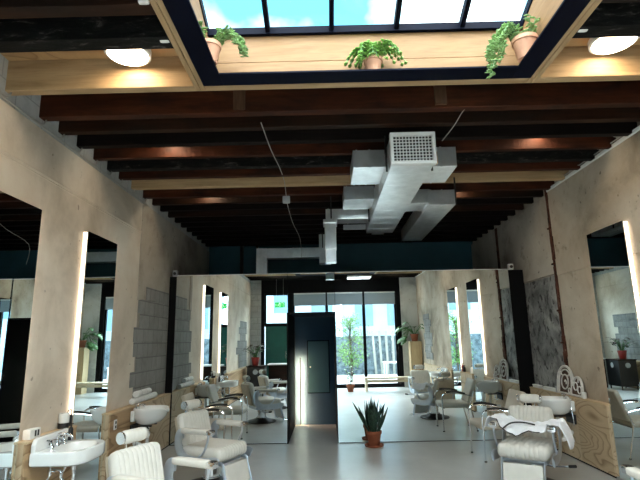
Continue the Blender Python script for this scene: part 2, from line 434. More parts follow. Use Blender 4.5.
# ---------------------------------------------------------------- floor, walls
struct(MB().bb(XL - .3, XR + .3, YF - .1, YB + .2, -.12, 0).build('floor', M['floor']), 'polished grey concrete floor')
SKX0, SKX1, SKY0, SKY1 = -.98, 1.72, .55, 3.61   # skylight well
# left wall: block core, plaster skin up to 3.6
struct(MB().bb(XL - .3, XL - .012, YF - .1, YB + .2, 0, 4.3).build('wall_left', M['blocks_band']), 'left side wall')
struct(MB().bb(XL - .012, XL, YF, 6.76, 0, 3.60).build('wall_left_plaster', M['plaster_l'], bevel=.006), 'cream plastered left wall')
struct(MB().bb(XL - .012, XL - .004, 6.76, YB, 0, 3.62).build('wall_left_far_render', M['conc_l']), 'weathered far end of left wall')
mb = MB()  # raised plaster joint along the wall, with a crack line
mb.tube([(XL, YF + .02, 3.178), (XL, 6.74, 3.178)], .012, 6)
mb.tube([(XL, YF + .02, 3.15), (XL, 6.74, 3.15)], .006, 6)
struct(mb.build('trim_1', M['plaster_l']), 'raised joint along left wall')
mb = MB(); mb.bb(XL - .01, XL + .012, 6.72, 6.86, 2.2, 3.58)
struct(mb.build('trim_2', M['conc_l'], bevel=.01), 'rough vertical edge of the plaster')
# patches of exposed concrete block in the plaster, with stepped edges
def block_patch(name, rows, y_lo, z0, x, sgn, label):
    mb = MB()
    for i, (a, b) in enumerate(rows):
        z = z0 + i * .2; off = .2 if i % 2 else 0
        y = a
        cuts = [a]
        k = math.floor((a - off) / .4) + 1
        while off + k * .4 < b - .02:
            if off + k * .4 > a + .02: cuts.append(off + k * .4)
            k += 1
        cuts.append(b)
        for p, q in zip(cuts, cuts[1:]):
            mb.box((x + sgn * .004, (p + q) / 2, z + .1), (.016, q - p - .012, .188))
        mb.box((x, (a + b) / 2, z + .1), (.010, b - a, .2))
    return struct(mb.build(name, M['blocks'], bevel=.004), label)
block_patch('wall_left_blocks', [(6.75, 8.05), (6.62, 8.05), (6.80, 8.05), (6.68, 8.05), (6.66, 8.05), (6.86, 8.05), (6.78, 8.05), (7.05, 8.05)], 0, .82, XL, 1, 'bare block patch at far end of left wall')
block_patch('wall_left_blocks_front', [(.1, 1.5), (.1, 1.5), (.1, 1.9), (.1, 1.7), (.3, 1.3), (.1, 1.5), (.1, 1.3)], 0, .83, XL, 1, 'bare block patch at street end of left wall')
block_patch('wall_right_blocks', [(.35, 1.25), (.2, 1.05), (.3, 1.25), (.2, 1.3), (.4, 1.05), (.3, 1.2), (.2, 1.0)], 0, .95, XR, -1, 'bare block patch at street end of right wall')
# right wall
struct(MB().bb(XR + .05, XR + .3, YF - .1, YB + .2, 0, 4.3).build('wall_right', M['conc_r']), 'right side wall')
struct(MB().bb(XR, XR + .05, YF, 6.90, 2.44, 3.70).build('wall_right_render', M['plaster_r'], bevel=.006), 'upper render of right wall')
struct(MB().bb(XR + .006, XR + .05, YF, 6.90, 0, 2.44).build('wall_right_lower_render', M['plaster_r'], bevel=.006), 'lower render of right wall')
struct(MB().bb(XR - .015, XR + .08, YF, 6.90, 3.685, 3.735).build('trim_3', M['white_paint'], bevel=.012), 'pale capping on top of right wall render')
struct(MB().bb(XR + .012, XR + .05, 7.0, YB, 2.48, 3.66).build('wall_right_far_upper', M['conc_r']), 'rough upper concrete at far end')
struct(MB().bb(XR + .02, XR + .05, 7.0, YB, 0, 2.46).build('wall_right_far_lower', M['conc_dark']), 'dark damp concrete at far end')
mb = MB(); rnd = random.Random(12); z = .82; wl, wr = .05, .05
while z < 3.68:
    h = rnd.uniform(.05, .16); wl = min(.075, max(.03, wl + rnd.uniform(-.018, .018))); wr = min(.075, max(.03, wr + rnd.uniform(-.018, .018)))
    mb.bb(XR - .004 + rnd.uniform(-.004, .006), XR + .05, 6.95 - wl, 6.95 + wr, z, z + h + .01); z += h
for z in (1.5, 1.95, 2.62, 3.15): mb.box((XR - .006, 6.95, z), (.03, .10, .025))
struct(mb.build('trim_4', M['rust'], bevel=.008), 'rusted steel column set in right wall')
struct(MB().bb(XR + .0, XR + .05, 9.1, 9.2, 0, 3.66).build('trim_5', M['rust']), 'rusted far column')
# back wall
struct(MB().bb(XL - .3, XR + .3, YB, YB + .15, 0, 4.3).build('wall_back', M['navy']), 'dark teal wall behind the partition')
# front wall: piers, header, frames
mb = MB(); mb.bb(XL, -2.28, YF - .1, YF + .12, 0, 3.98)
struct(mb.build('wall_front_left_pier', M['blocks_front']), 'patchy block pier beside the green door')
mb = MB(); mb.bb(2.75, XR + .05, YF - .1, YF + .12, 0, 3.98)
struct(mb.build('wall_front_right_pier', M['pier']), 'pale concrete pier at right of the shop front')
struct(MB().bb(-2.28, 2.75, YF - .1, YF + .1, 3.23, 3.98).build('wall_front_header', M['black']), 'black header over the shop front')
def frame(name, x0, x1, z0, z1, t=.06, y=YF, d=.10, bars=()):
    mb = MB()
    mb.bb(x0, x0 + t, y - d / 2, y + d / 2, z0, z1); mb.bb(x1 - t, x1, y - d / 2, y + d / 2, z0, z1)
    mb.bb(x0, x1, y - d / 2 + .002, y + d / 2 - .002, z0, z0 + t); mb.bb(x0, x1, y - d / 2 + .002, y + d / 2 - .002, z1 - t, z1)
    o = mb.build(name, M['black'], bevel=.004); struct(o)
    g = MB().bb(x0 + t, x1 - t, y - .004, y + .004, z0 + t, z1 - t).build('glass_pane', M['glass'], o)
    return o
struct(MB().bb(-2.28, -2.17, YF - .08, YF + .1, 0, 3.23).build('trim_6', M['black'], bevel=.004), 'black jamb beside green door')
frame('window_1', -2.17, -1.29, 2.14, 3.23)['label'] = 'clear transom over the green door'
d = struct(MB().bb(-2.13, -1.33, YF - .03, YF + .03, .01, 2.13).build('door_1', M['green_door'], bevel=.004), 'bottle green front door')
MB().tube([(-1.42, YF + .03, 1.0), (-1.42, YF + .09, 1.0), (-1.42, YF + .09, 1.25), (-1.42, YF + .03, 1.25)], .012, 8).build('door_handle', M['chrome'], d)
struct(MB().bb(-2.17, -1.29, YF - .05, YF + .05, 2.09, 2.14).build('trim_7', M['black']))
struct(MB().bb(-1.29, -1.17, YF - .08, YF + .08, 0, 3.23).build('trim_8', M['black'], bevel=.004))
frame('window_2', -1.17, .02, .06, 3.23)['label'] = 'shop front pane nearest the green door'
frame('window_3', .0, 1.48, .06, 3.23)['label'] = 'middle shop front pane'
frame('window_4', 1.46, 2.60, .06, 3.23)['label'] = 'shop front pane beside the pale pier'
struct(MB().bb(-1.17, 2.60, YF - .1, YF + .1, 0, .07).build('trim_9', M['black'], bevel=.004))
struct(MB().bb(2.60, 2.75, YF - .08, YF + .1, 0, 3.23).build('trim_10', M['black'], bevel=.004))
# ---------------------------------------------------------------- ceiling
def joist(y, mat, t=.09, x0=XL - .02, x1=XR + .1, zb=ZJ, zt=ZD):
    return struct(MB().bb(x0, x1, y, y + t, zb, zt).build('ceiling_joist', mat, bevel=.006))
JS = [(3.72, 'ltimber', .09), (4.24, 'redwood', .10), (4.56, 'brownwood', .09), (4.92, 'darkwood', .09), (5.28, 'redwood', .07), (5.66, 'charred', .10),
      (5.98, 'redwood', .08), (6.40, 'ltimber', .09), (6.83, 'redwood', .09), (7.2, 'brownwood', .08), (7.56, 'darkwood', .08), (7.95, 'brownwood', .08)]
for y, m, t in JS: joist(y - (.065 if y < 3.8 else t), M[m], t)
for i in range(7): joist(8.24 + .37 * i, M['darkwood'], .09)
# joists beside the skylight stop at its trimmers
for y, m, t in ((2.99, 'charred', .14), (2.65, 'brownwood', .11), (2.30, 'darkwood', .09), (1.92, 'redwood', .09), (1.55, 'darkwood', .09), (1.18, 'brownwood', .09), (.82, 'darkwood', .09)):
    joist(y, M[m], t, XL - .02, SKX0 - .085); joist(y, M[m], t, SKX1 + .085, XR + .1)
joist(.42, M['ltimber'], .09)
for i in range(4): joist(-.72 + .3 * i, M['darkwood'], .08)
mb = MB()
mb.bb(XL - .3, XR + .3, SKY1 + .1, YB + .2, ZD, ZD + .12); mb.bb(XL - .3, XR + .3, YF - .1, SKY0 - .1, ZD, ZD + .12)
mb.bb(XL - .3, SKX0 - .02, SKY0 - .1, 3.05, ZD, ZD + .12); mb.bb(SKX1 + .02, XR + .3, SKY0 - .1, 3.05, ZD, ZD + .12)
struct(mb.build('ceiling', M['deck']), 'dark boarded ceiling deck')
mb = MB(); mb.bb(XL - .3, SKX0 - .02, 3.05, SKY1 + .1, ZD, ZD + .12); mb.bb(SKX1 + .02, XR + .3, 3.05, SKY1 + .1, ZD, ZD + .12)
struct(mb.build('ceiling_plywood', M['deckply']), 'new plywood panel of the ceiling')
mb = MB()  # nogging blocks nailed between the joists
mb.bb(-.83, -.72, 4.115, 4.14, ZJ + .02, ZD); mb.bb(1.05, 1.16, 4.115, 4.14, ZJ + .02, ZD)
struct(mb.build('trim_11', M['cleat'], bevel=.004), 'cleats nailed on the red joist')
for x0, x1 in ((SKX0 - .085, SKX0 - .045), (SKX0 - .04, SKX0), (SKX1, SKX1 + .04), (SKX1 + .045, SKX1 + .085)):
    struct(MB().bb(x0, x1, .45, 3.72, ZJ - .012, ZD).build('skylight_trimmer', M['ltimber_y'], bevel=.004))
# skylight well lining
mb = MB(); mb.bb(SKX0, SKX1, SKY1, SKY1 + .04, ZJ, 3.875); mb.bb(SKX0, SKX1, SKY1 + .004, SKY1 + .044, 3.88, 4.13)
mb.bb(SKX0, SKX1, SKY0 - .04, SKY0, ZJ, 4.13)
sk = struct(mb.build('skylight_lining', M['lvl'], bevel=.003), 'pine lining of the skylight well')
mb = MB(); ry = (SKY0 + SKY1) / 2; side = [(SKY0, ZJ + .0), (SKY1, ZJ + .0), (SKY1, 4.12), (ry, 4.12 + .36 * (SKY1 - ry)), (SKY0, 4.12)]
for x in (SKX0, SKX1 - .03): mb.prism(side, .03, Matrix(((0, 0, 1, x), (1, 0, 0, 0), (0, 1, 0, 0), (0, 0, 0, 1))))
struct(mb.build('skylight_side_lining', M['lvl_y']), 'side lining of the skylight well')
# dark steel ring at ceiling level: the flange the pots stand on
mb = MB(); fw = .17; fz0, fz1 = ZJ - .03, ZJ - .012
mb.bb(SKX0 + .005, SKX0 + fw, SKY0, SKY1, fz0, fz1); mb.bb(SKX1 - fw, SKX1 - .005, SKY0, SKY1, fz0, fz1)
mb.bb(SKX0 + fw, SKX1 - fw, SKY1 - fw, SKY1, fz0, fz1); mb.bb(SKX0 + fw, SKX1 - fw, SKY0, SKY0 + fw, fz0, fz1)
struct(mb.build('skylight_frame', M['frame_blue'], bevel=.003), 'ink blue steel frame round the skylight')
# two pitched slopes of glazing rising to a ridge
mb = MB(); RY = (SKY0 + SKY1) / 2; RZ = 4.14 + .36 * (SKY1 - RY); pa = math.atan(.36); sl = (SKY1 - RY + .03) / math.cos(pa)
gxs = (-.96, -.443, .093, .636, 1.186, 1.70)
def slope(mb, x0, x1, dz, t, sgn):
    cy = RY + sgn * (SKY1 - RY + .03) / 2; cz = (RZ + 4.13) / 2 + dz
    mb.box(((x0 + x1) / 2, cy, cz), (x1 - x0, sl, t), (-sgn * pa, 0, 0))
for x in gxs:
    for sg in (1, -1): slope(mb, x - .02, x + .02, .02, .07, sg)
mb.bb(SKX0, SKX1, SKY1 - .03, SKY1 + .04, 4.12, 4.185); mb.bb(SKX0, SKX1, SKY0 - .04, SKY0 + .03, 4.12, 4.185); mb.bb(SKX0, SKX1, RY - .04, RY + .04, RZ - .03, RZ + .06)
gb = struct(mb.build('skylight_glazing_bars', M['frame_blue'], bevel=.003), 'dark glazing bars of the skylight')
for a, b in zip(gxs, gxs[1:]):
    for sg in (1, -1):
        g = MB(); slope(g, a + .02, b - .02, .03, .006, sg); g.build('glass_pane', M['glass'], gb)
# ---------------------------------------------------------------- mirrored partition and the passage through it
DX0, DX1, DZ = -.645, .14, 2.035
mb = MB()
mb.bb(XL - .004, DX0 - .02, YM, YM + .12, 0, 2.70); mb.bb(DX1 + .02, XR + .02, YM, YM + .12, 0, 2.70); mb.bb(DX0 - .02, DX1 + .02, YM, YM + .12, DZ + .02, 2.70)
struct(mb.build('wall_partition', M['black'], bevel=.003), 'black partition wall carrying the big mirrors')
mb = MB(); mb.bb(DX0 - .02, DX0, YM - .015, 9.8, 0, DZ + .02); mb.bb(DX1, DX1 + .012, YM - .015, 9.8, 0, DZ + .02); mb.bb(DX0, DX1, YM - .015, YM + .1, DZ, DZ + .02)
struct(mb.build('wall_passage', M['black'], bevel=.002), 'black lining of the passage')
struct(MB().bb(DX0 - .1, DX1 + .1, YM + .12, 9.8, DZ + .02, DZ + .1).build('ceiling_passage', M['navy_gloss']))
struct(MB().bb(DX0 - .1, DX1 + .1, 9.8, 9.88, 0, DZ + .1).build('wall_passage_end', M['navy_gloss']), 'navy wall at the end of the passage')
def mirror_panel(x0, x1, z0, z1, label, tilt=0):
    t = thing('mirror_panel', label, 'mirror', ((x0 + x1) / 2, YM - abs(math.sin(tilt)) * (x1 - x0) / 2, z0), tilt, 'mirror panels on the partition')
    hw = (x1 - x0) / 2; h = z1 - z0
    MB().bb(-hw, hw, -.012, -.002, 0, h).build('mirror_glass', M['mirror'], t)
    MB().bb(-hw, hw, -.013, .0, h, h + .012).build('edge_trim', M['grille'], t)
    return t
mirror_panel(-2.53, DX0 - .004, .012, 2.71, 'tall mirror panel on the partition left of the passage')
mirror_panel(DX1 + .008, 3.08, .012, 2.71, 'wide mirror panel on the partition right of the passage', R(.55))
mirror_panel(DX0, DX1 + .002, DZ + .022, 2.71, 'short mirror panel above the dark passage opening')
# light bar and hatch in the passage
t = thing('light_bar', 'slim vertical light bar glowing on the navy passage wall', 'light', (-.535, 9.8, .02))
MB().bb(-.011, .011, -.115, -.095, 0, 1.25).build('profile', M['black'], t)
MB().bb(-.009, .009, -.095, -.091, .01, 1.24).build('light_strip', M['led_back'], t)
mb = MB()
for z in (.62,): mb.box((0, -.046, z), (.006, .092, .012))
mb.build('bracket', M['black'], t)
t = thing('wall_hatch', 'dark blue access hatch with a small knob in the passage', 'hatch', (-.18, 9.8, .585))
MB().bb(-.22, .22, -.03, 0, 0, 1.01).build('hatch_frame', M['frame_blue'], t, bevel=.004)
dd = MB().bb(-.205, .205, -.042, -.028, .015, .995).build('hatch_door', M['navy'], t, bevel=.004)
MB().lathe([(0, 0), (.012, .002), (.014, .012), (0, .02)], 12, (-.16, -.042, .5), Matrix.Rotation(R(90), 4, 'X')).build('knob', M['plastic'], dd)
# small fittings on top of the partition
def spot(x, z, label, m):
    t = thing('wall_sensor', label, 'sensor', (x, YM + .03, z))
    MB().rbox((0, -.03, .055), (.085, .09, .10), .012, .02).build('housing', m, t)
    MB().cyl((0, -.074, .05), (0, -.084, .05), .026, 14).build('lens', M['rubber'], t)
    MB().bb(-.02, .02, -.03, .03, 0, .02).build('bracket', M['greyplastic'], t)
spot(3.13, 2.70, 'white sensor box on top right corner of the partition', M['plastic'])
spot(-2.56, 2.70, 'small grey sensor on top left corner of the partition', M['greyplastic'])

# ---------------------------------------------------------------- side wall mirrors with lit edges
def side_mirror(side, y, label, first=None):
    sg = 1 if side == 'l' else -1; x = XL if side == 'l' else XR
    if first: return dup(first, (x, y, .02), 0 if sg > 0 else PI, label)
    t = thing('lit_mirror', label, 'mirror', (x, y, .02), 0 if sg > 0 else PI, 'tall mirrors with lit edges on the side walls')
    MB().bb(.001, .044, -.355, .355, .01, 2.79).build('mirror_case', M['plastic'], t)
    MB().bb(.044, .055, -.37, .37, 0, 2.80).build('mirror_glass', M['mirror'], t)
    for s in (-1, 1):
        MB().bb(.004, .044, min(s * .355, s * .372), max(s * .355, s * .372), .83, 2.79).build('light_strip', M['led'], t)
    return t
m1 = side_mirror('l', 3.86, 'tall mirror with lit edges at the left border of the photo')
side_mirror('l', 5.48, 'tall mirror with lit edges on left wall behind the rectangular sink', m1)
side_mirror('r', 5.53, 'tall mirror with lit edges on right wall at photo edge', m1)
side_mirror('r', 3.86, 'right wall mirror nearer the street, seen only in reflection', m1)

# ---------------------------------------------------------------- plywood ledges along both side walls
LZ = .805
def ledge(side, y0, y1, label, mats, outlet=None):
    x0, x1 = (XL + .002, -2.545) if side == 'l' else (3.24, XR - .002)
    t = thing('plywood_ledge', label, 'ledge', (x0, y0, 0), 0, 'plywood ledges along the side walls')
    w_, L = x1 - x0, y1 - y0
    f0, f1 = (w_ - .018, w_) if side == 'l' else (0, .018)
    e = .008
    MB().bb(-.0 if side == 'l' else -e, w_ + (e if side == 'l' else 0), 0, L, LZ - .02, LZ).build('top_board', M['ply_top'], t, bevel=.002)
    n = len(mats)
    for i, m in enumerate(mats):
        MB().bb(f0, f1, L * i / n + (.001 if i else 0), L * (i + 1) / n, .02, LZ - .02).build('front_panel', M[m], t)
    for yy in (0, L - .018): MB().bb(.019 if side == 'r' else 0, w_ - (.019 if side == 'l' else 0), yy + (.001 if yy else 0), yy + .017, .02, LZ - .02).build('end_panel', M['ply'], t)
    MB().bb(f0 + .004, f1 - .004, 0, L, 0, .02).build('gap_shade', M['black'], t)  # black strip stands in for the shade of the thin gap below the panel
    if outlet:
        o = MB().rbox((w_ + .006, outlet, .66), (.012, .075, .115), .005, .02).build('outlet', M['plastic'], t)
        for z in (.635, .685): MB().box((w_ + .012, outlet, z), (.004, .034, .03)).build('socket', M['rubber'], o)
    return t
ledge('l', .3, 3.47, 'plywood ledge along left wall nearest the street', ['ply_s', 'ply_s'])
ledge('l', 4.26, 5.09, 'short plywood ledge behind the rectangular sink on the left', ['ply_s'])
ledge('l', 5.87, 8.07, 'long plywood ledge on the left running up to the partition', ['ply_s', 'ply'], .13)
ledge('r', 5.93, 8.07, 'long plywood ledge on the right carrying the iron fretwork', ['ply_b', 'ply', 'ply'])
ledge('r', 4.26, 5.14, 'short plywood ledge behind the sink on the right', ['ply'])
ledge('r', .3, 3.47, 'plywood ledge along right wall nearest the street', ['ply', 'ply_b'])

# ---------------------------------------------------------------- barber chairs
def barber_chair(loc, rz, label):
    t = thing('barber_chair', label, 'barber chair', loc, rz, 'cream vintage barber chairs')
    MB().lathe([(.29, 0), (.295, .015), (.28, .03), (.20, .05), (.12, .075), (.105, .09)], 40).build('base', M['rubber'], t)
    MB().lathe([(.10, .075), (.10, .10), (.085, .105), (.085, .20), (.095, .205), (.095, .235), (.07, .24), (.07, .27)], 28).build('column', M['chrome'], t)
    MB().rbox((0, -.02, .29), (.46, .46, .06), .02, .05).build('seat_frame', M['alu'], t)
    MB().rbox((0, -.05, .385), (.52, .56, .15), .055, .03, (0, 11, .006), puff=.012).build('seat', M['leather'], t)
    # backrest: leather front on a tan shell, leaning back
    tb = (R(-14), 0, 0); cy, cz = .262, .57
    b = MB().rbox((0, cy, cz), (.49, .11, .44), .05, .03, (0, 11, .006), tb, puff=.01).build('backrest', M['leather'], t)
    MB().rbox((0, cy + .055, cz - .02), (.47, .05, .42), .024, .05, None, tb).build('back_shell', M['tan'], b)
    for s in (-1, 1):
        MB().cyl((s * .245, cy - .02, cz - .12), (s * .268, cy - .02, cz - .12), .03, 16).build('hinge_cap', M['chrome'], b)
    h = MB().rbox((0, .335, .868), (.245, .105, .105), .045, .022, (0, 6, .003), (R(-10), 0, 0)).build('headrest', M['leather'], t)
    for s in (-1, 1): MB().cyl((s * .118, .335, .868), (s * .134, .335, .868), .047, 18).build('end_cap', M['chrome'], h)
    for s in (-1, 1): MB().tube([(s * .05, .345, .74), (s * .05, .36, .80), (s * .05, .345, .86)], .009, 8, 3).build('headrest_post', M['chrome'], h)
    for s in (-1, 1):
        x = s * .305
        a = MB().tube([(x, .16, .60), (x, .215, .585), (x, .235, .50), (x, .20, .40), (x, .11, .335), (x, -.03, .315), (x, -.17, .315), (x, -.29, .33), (x, -.335, .315)],
                      .03, 10, 5, flat=(.014, .056)).build('arm_support', M['alu'], t)
        MB().tube([(x, -.20, .60), (x, -.185, .52), (x, -.12, .40), (x, -.02, .34)], .012, 8, 5).build('strut', M['alu'], a)
        p = MB().rbox((x, -.015, .63), (.085, .38, .06), .022, .025).build('armrest', M['leather'], t)
        MB().rbox((x, -.232, .63), (.08, .07, .055), .010, .02).build('chrome_tip', M['chrome'], p)
        MB().rbox((x, -.240, .651), (.05, .045, .018), .006, .02).build('ashtray_lid', M['rubber'], p)
    # footrest
    fr = R(14)
    for s in (-1, 1):
        MB().tube([(s * .215, -.26, .30), (s * .215, -.325, .29), (s * .215, -.345, .22), (s * .215, -.405, .02)], .014, 8, 5, flat=(.010, .022)).build('footrest_rail', M['alu'], t)
    f = MB().rbox((0, -.365, .165), (.40, .035, .23), .015, .03, None, (-fr, 0, 0)).build('footrest', M['leather'], t)
    MB().tube([(-.215, -.405, .03), (-.215, -.50, .022), (-.15, -.52, .022), (.15, -.52, .022), (.215, -.50, .022), (.215, -.405, .03)], .012, 8, 4).build('foot_bar', M['chrome'], f)
    l = MB().tube([(.08, .02, .22), (.25, .03, .21), (.42, -.02, .235)], .010, 8, 4).build('lever', M['chrome'], t)
    MB().tube([(.40, -.014, .232), (.47, -.035, .245)], .016, 8).build('lever_grip', M['rubber'], l)
    return t
L1 = barber_chair((-1.29, 3.98, 0), R(64), 'cream barber chair at front left beside the rectangular sink')
L2 = dup(L1, (-1.36, 5.92, 0), R(63), 'cream barber chair on the left in front of the round basin')
R1 = dup(L1, (2.22, 5.76, 0), R(-33), 'cream barber chair on the right with a white cape over it')
R2 = dup(L1, (2.48, 3.57, 0), R(178), 'cream barber chair cut by the bottom right corner of the photo')

# cape thrown over the arms of the right chair
def cape():
    t = thing('barber_cape', 'crumpled white cape with black edging lying over the right barber chair', 'cape', R1.location, R1.rotation_euler.z)
    nx, ny = 56, 26; vs = []; fs = []
    def P(i, j):
        u = i / nx; v = j / ny
        s = -.46 + 1.0 * u; y0 = -.23 + .05 * math.sin(5.1 * u + .5) + .04 * math.sin(11 * u); L = .33 + .04 * math.sin(7 * u)
        y = y0 + L * v
        mid = abs(s) < .25
        sag = max(0, 1 - (s / .27) ** 2)
        zz = .674 - .05 * sag
        x = s
        if s > .37:
            d = s - .37; x = .37 + .13 * (1 - math.exp(-d * 9)); zz -= max(0, d - .015) * 1.5 * (1 if v < .85 else .9)
        if s < -.37:
            d = -.37 - s; x = -.37 - .4 * d; zz -= d * 1.1
        wv = mnoise.noise(Vector((u * 7, v * 5, 3.2))) * .042 + mnoise.noise(Vector((u * 16, v * 10, 1.2))) * .022 + .022 * math.sin(u * 13 + v * 9)
        zz += max(wv + .006, .0 if not mid else -.06)
        if v < .3 and mid: zz -= (.3 - v) * .22
        y += .03 * mnoise.noise(Vector((u * 6, v * 3, 8)))
        zz = min(zz, .715)
        lim = .15
        if y > lim: zz += (y - lim) * .4; y = lim + (y - lim) * .3
        return (x, y, zz)
    g = [[P(i, j) for j in range(ny + 1)] for i in range(nx + 1)]
    vs = [p for r in g for p in r]
    for i in range(nx):
        for j in range(ny):
            a = i * (ny + 1) + j; fs.append((a, a + 1, a + ny + 2, a + ny + 1))
    mb = MB(); mb.add(vs, fs, True); mb.build('cloth', M['cloth'], t, solid=.007)
    edge = [Vector(g[i][0]) + Vector((0, 0, .004)) for i in range(6, nx + 1, 2)]
    MB().tube([p for p in edge[:16]], .006, 6).build('edging', M['rubber'], t)
    MB().tube([(-.20, -.20, .60), (-.12, -.17, .655), (.0, -.13, .665), (.12, -.11, .645)], .009, 6, 5).build('neck_band', M['rubber'], t)
cape()

# ---------------------------------------------------------------- salon chairs on chrome tube
def salon_chair(loc, rz, label):
    t = thing('salon_chair', label, 'chair', loc, rz, 'beige salon chairs on chrome tube frames')
    MB().rbox((0, 0, .43), (.50, .50, .09), .025, .03, puff=.008).build('seat', M['beige'], t)
    MB().rbox((0, .315, .66), (.46, .07, .42), .025, .03, None, (R(-20), 0, 0)).build('backrest', M['beige'], t)
    for s in (-1, 1):
        x = s * .275
        f = MB().tube([(x, -.235, .008), (x, -.235, .30), (x, -.235, .56), (x, -.215, .615), (x, -.15, .64), (x, .0, .635), (x, .18, .61), (x, .29, .585)], .012, 8, 4).build('front_leg', M['chrome'], t)
        MB().tube([(x, .33, .66), (x, .27, .50), (x, .255, .38), (x, .32, .10), (x, .345, .008)], .012, 8, 4).build('rear_leg', M['chrome'], t)
        MB().tube([(x, -.16, .662), (x, -.06, .668), (x, .06, .655), (x, .17, .632)], .02, 8, 3, flat=(.022, .013)).build('arm_pad', M['rubber'], t)
        for y in (-.235, .345): MB().cyl((x, y, 0), (x, y, .016), .017, 10).build('glide', M['rubber'], t)
    mb = MB(); mb.tube([(-.275, -.20, .385), (.275, -.20, .385)], .010, 8); mb.tube([(-.275, .25, .385), (.275, .25, .385)], .010, 8)
    mb.build('seat_rail', M['chrome'], t)
    return t
LS = salon_chair((-1.70, 7.38, 0), R(90), 'beige salon chair at the partition behind the left barber chairs')
RS = dup(LS, (2.26, 7.02, 0), R(-88), 'beige salon chair behind the barber chair with the cape')

# ---------------------------------------------------------------- rectangular vintage sinks
def sink(loc, rz, label):
    # local: wall plane x = 0, basin towards +x, length along y
    t = thing('wall_sink', label, 'sink', loc, rz, 'rectangular porcelain sinks')
    out = [(0, -.33), (.36, -.33), (.46, -.24), (.48, -.12), (.48, .12), (.46, .24), (.36, .33), (0, .33)]
    out = [(0, -.33), (.16, -.33), (.34, -.33), (.41, -.29), (.46, -.22), (.48, -.12), (.48, 0), (.48, .12), (.46, .22), (.41, .29), (.34, .33), (.16, .33), (0, .33), (0, .11), (0, 0), (0, -.11)]
    def ring(sc, z, cx=.24): return [(cx + (p[0] - cx) * sc, p[1] * sc, z) for p in out]
    def oval(rx, ry, z, cx=.26):
        r = []
        for p in out:
            a = math.atan2(p[1] / .33, (p[0] - .24) / .24); r.append((cx + rx * math.cos(a), ry * math.sin(a), z))
        return r
    MB().loft([ring(.90, .60), ring(.985, .615), ring(1.0, .63), ring(1.0, .705), ring(.985, .718), ring(.90, .722), oval(.185, .265, .716), oval(.17, .25, .69), oval(.13, .19, .625), oval(.03, .03, .610)]).build('basin', M['porcelain'], t)
    prof = [(-.33, .72), (-.33, .785), (-.30, .825), (-.26, .838), (.26, .838), (.30, .825), (.33, .785), (.33, .72)]
    mb = MB(); mb.prism([(p[0], p[1]) for p in prof], .045, Matrix(((0, 0, 1, 0.0), (1, 0, 0, 0), (0, 1, 0, -.004), (0, 0, 0, 1))))
    mb.build('backsplash', M['porcelain'], t, bevel=.012, seg=3)
    for y in (-.12, .12):
        mb = MB(); mb.lathe([(.026, .72), (.022, .735), (.014, .745), (.014, .775), (.020, .78), (.020, .79), (0, .795)], 14, (.085, y, 0))
        for k in range(2):
            a = R(20 + 90 * k); mb.tube([(.085 - .045 * math.cos(a), y - .045 * math.sin(a), .785), (.085 + .045 * math.cos(a), y + .045 * math.sin(a), .785)], .009, 8)
        mb.build('tap', M['chrome'], t)
    mb = MB(); mb.lathe([(.024, .72), (.020, .74), (.016, .75), (.016, .78)], 14, (.075, 0, 0)); mb.tube([(.075, 0, .775), (.085, 0, .815), (.15, 0, .825), (.215, 0, .80), (.225, 0, .77)], .013, 10, 4)
    mb.build('spout', M['chrome'], t)
    MB().tube([(.06, -.12, .74), (.055, -.06, .765), (.055, .06, .765), (.06, .12, .74)], .012, 8, 3).build('mixer_bar', M['chrome'], t)
    mb = MB(); mb.cyl((.26, 0, .61), (.26, 0, .52), .028, 14); mb.tube([(.26, 0, .53), (.26, 0, .44), (.20, 0, .40), (.14, 0, .44), (.13, 0, .50), (.06, 0, .51), (.012, 0, .51)], .020, 10, 5)
    mb.build('trap', M['chrome'], t)
    for y in (-.14, .14):
        mb = MB(); mb.tube([(.10, y, .61), (.10, y, .50), (.06, y, .46), (.012, y, .46)], .009, 8, 4); mb.lathe([(.018, 0), (.018, .03)], 12, (.10, y, .50)); mb.tube([(.10, y, .53), (.15, y, .53)], .008, 8)
        mb.build('supply_valve', M['chrome'], t)
    return t
S1 = sink((-2.535, 4.56, -.012), 0, 'white rectangular sink with backsplash on the left ledge')
S1.scale = (.92, .88, 1); S1.location.y = 4.60
S2 = dup(S1, (3.230, 2.90, -.012), PI, 'white rectangular sink on right wall seen in the partition mirror')

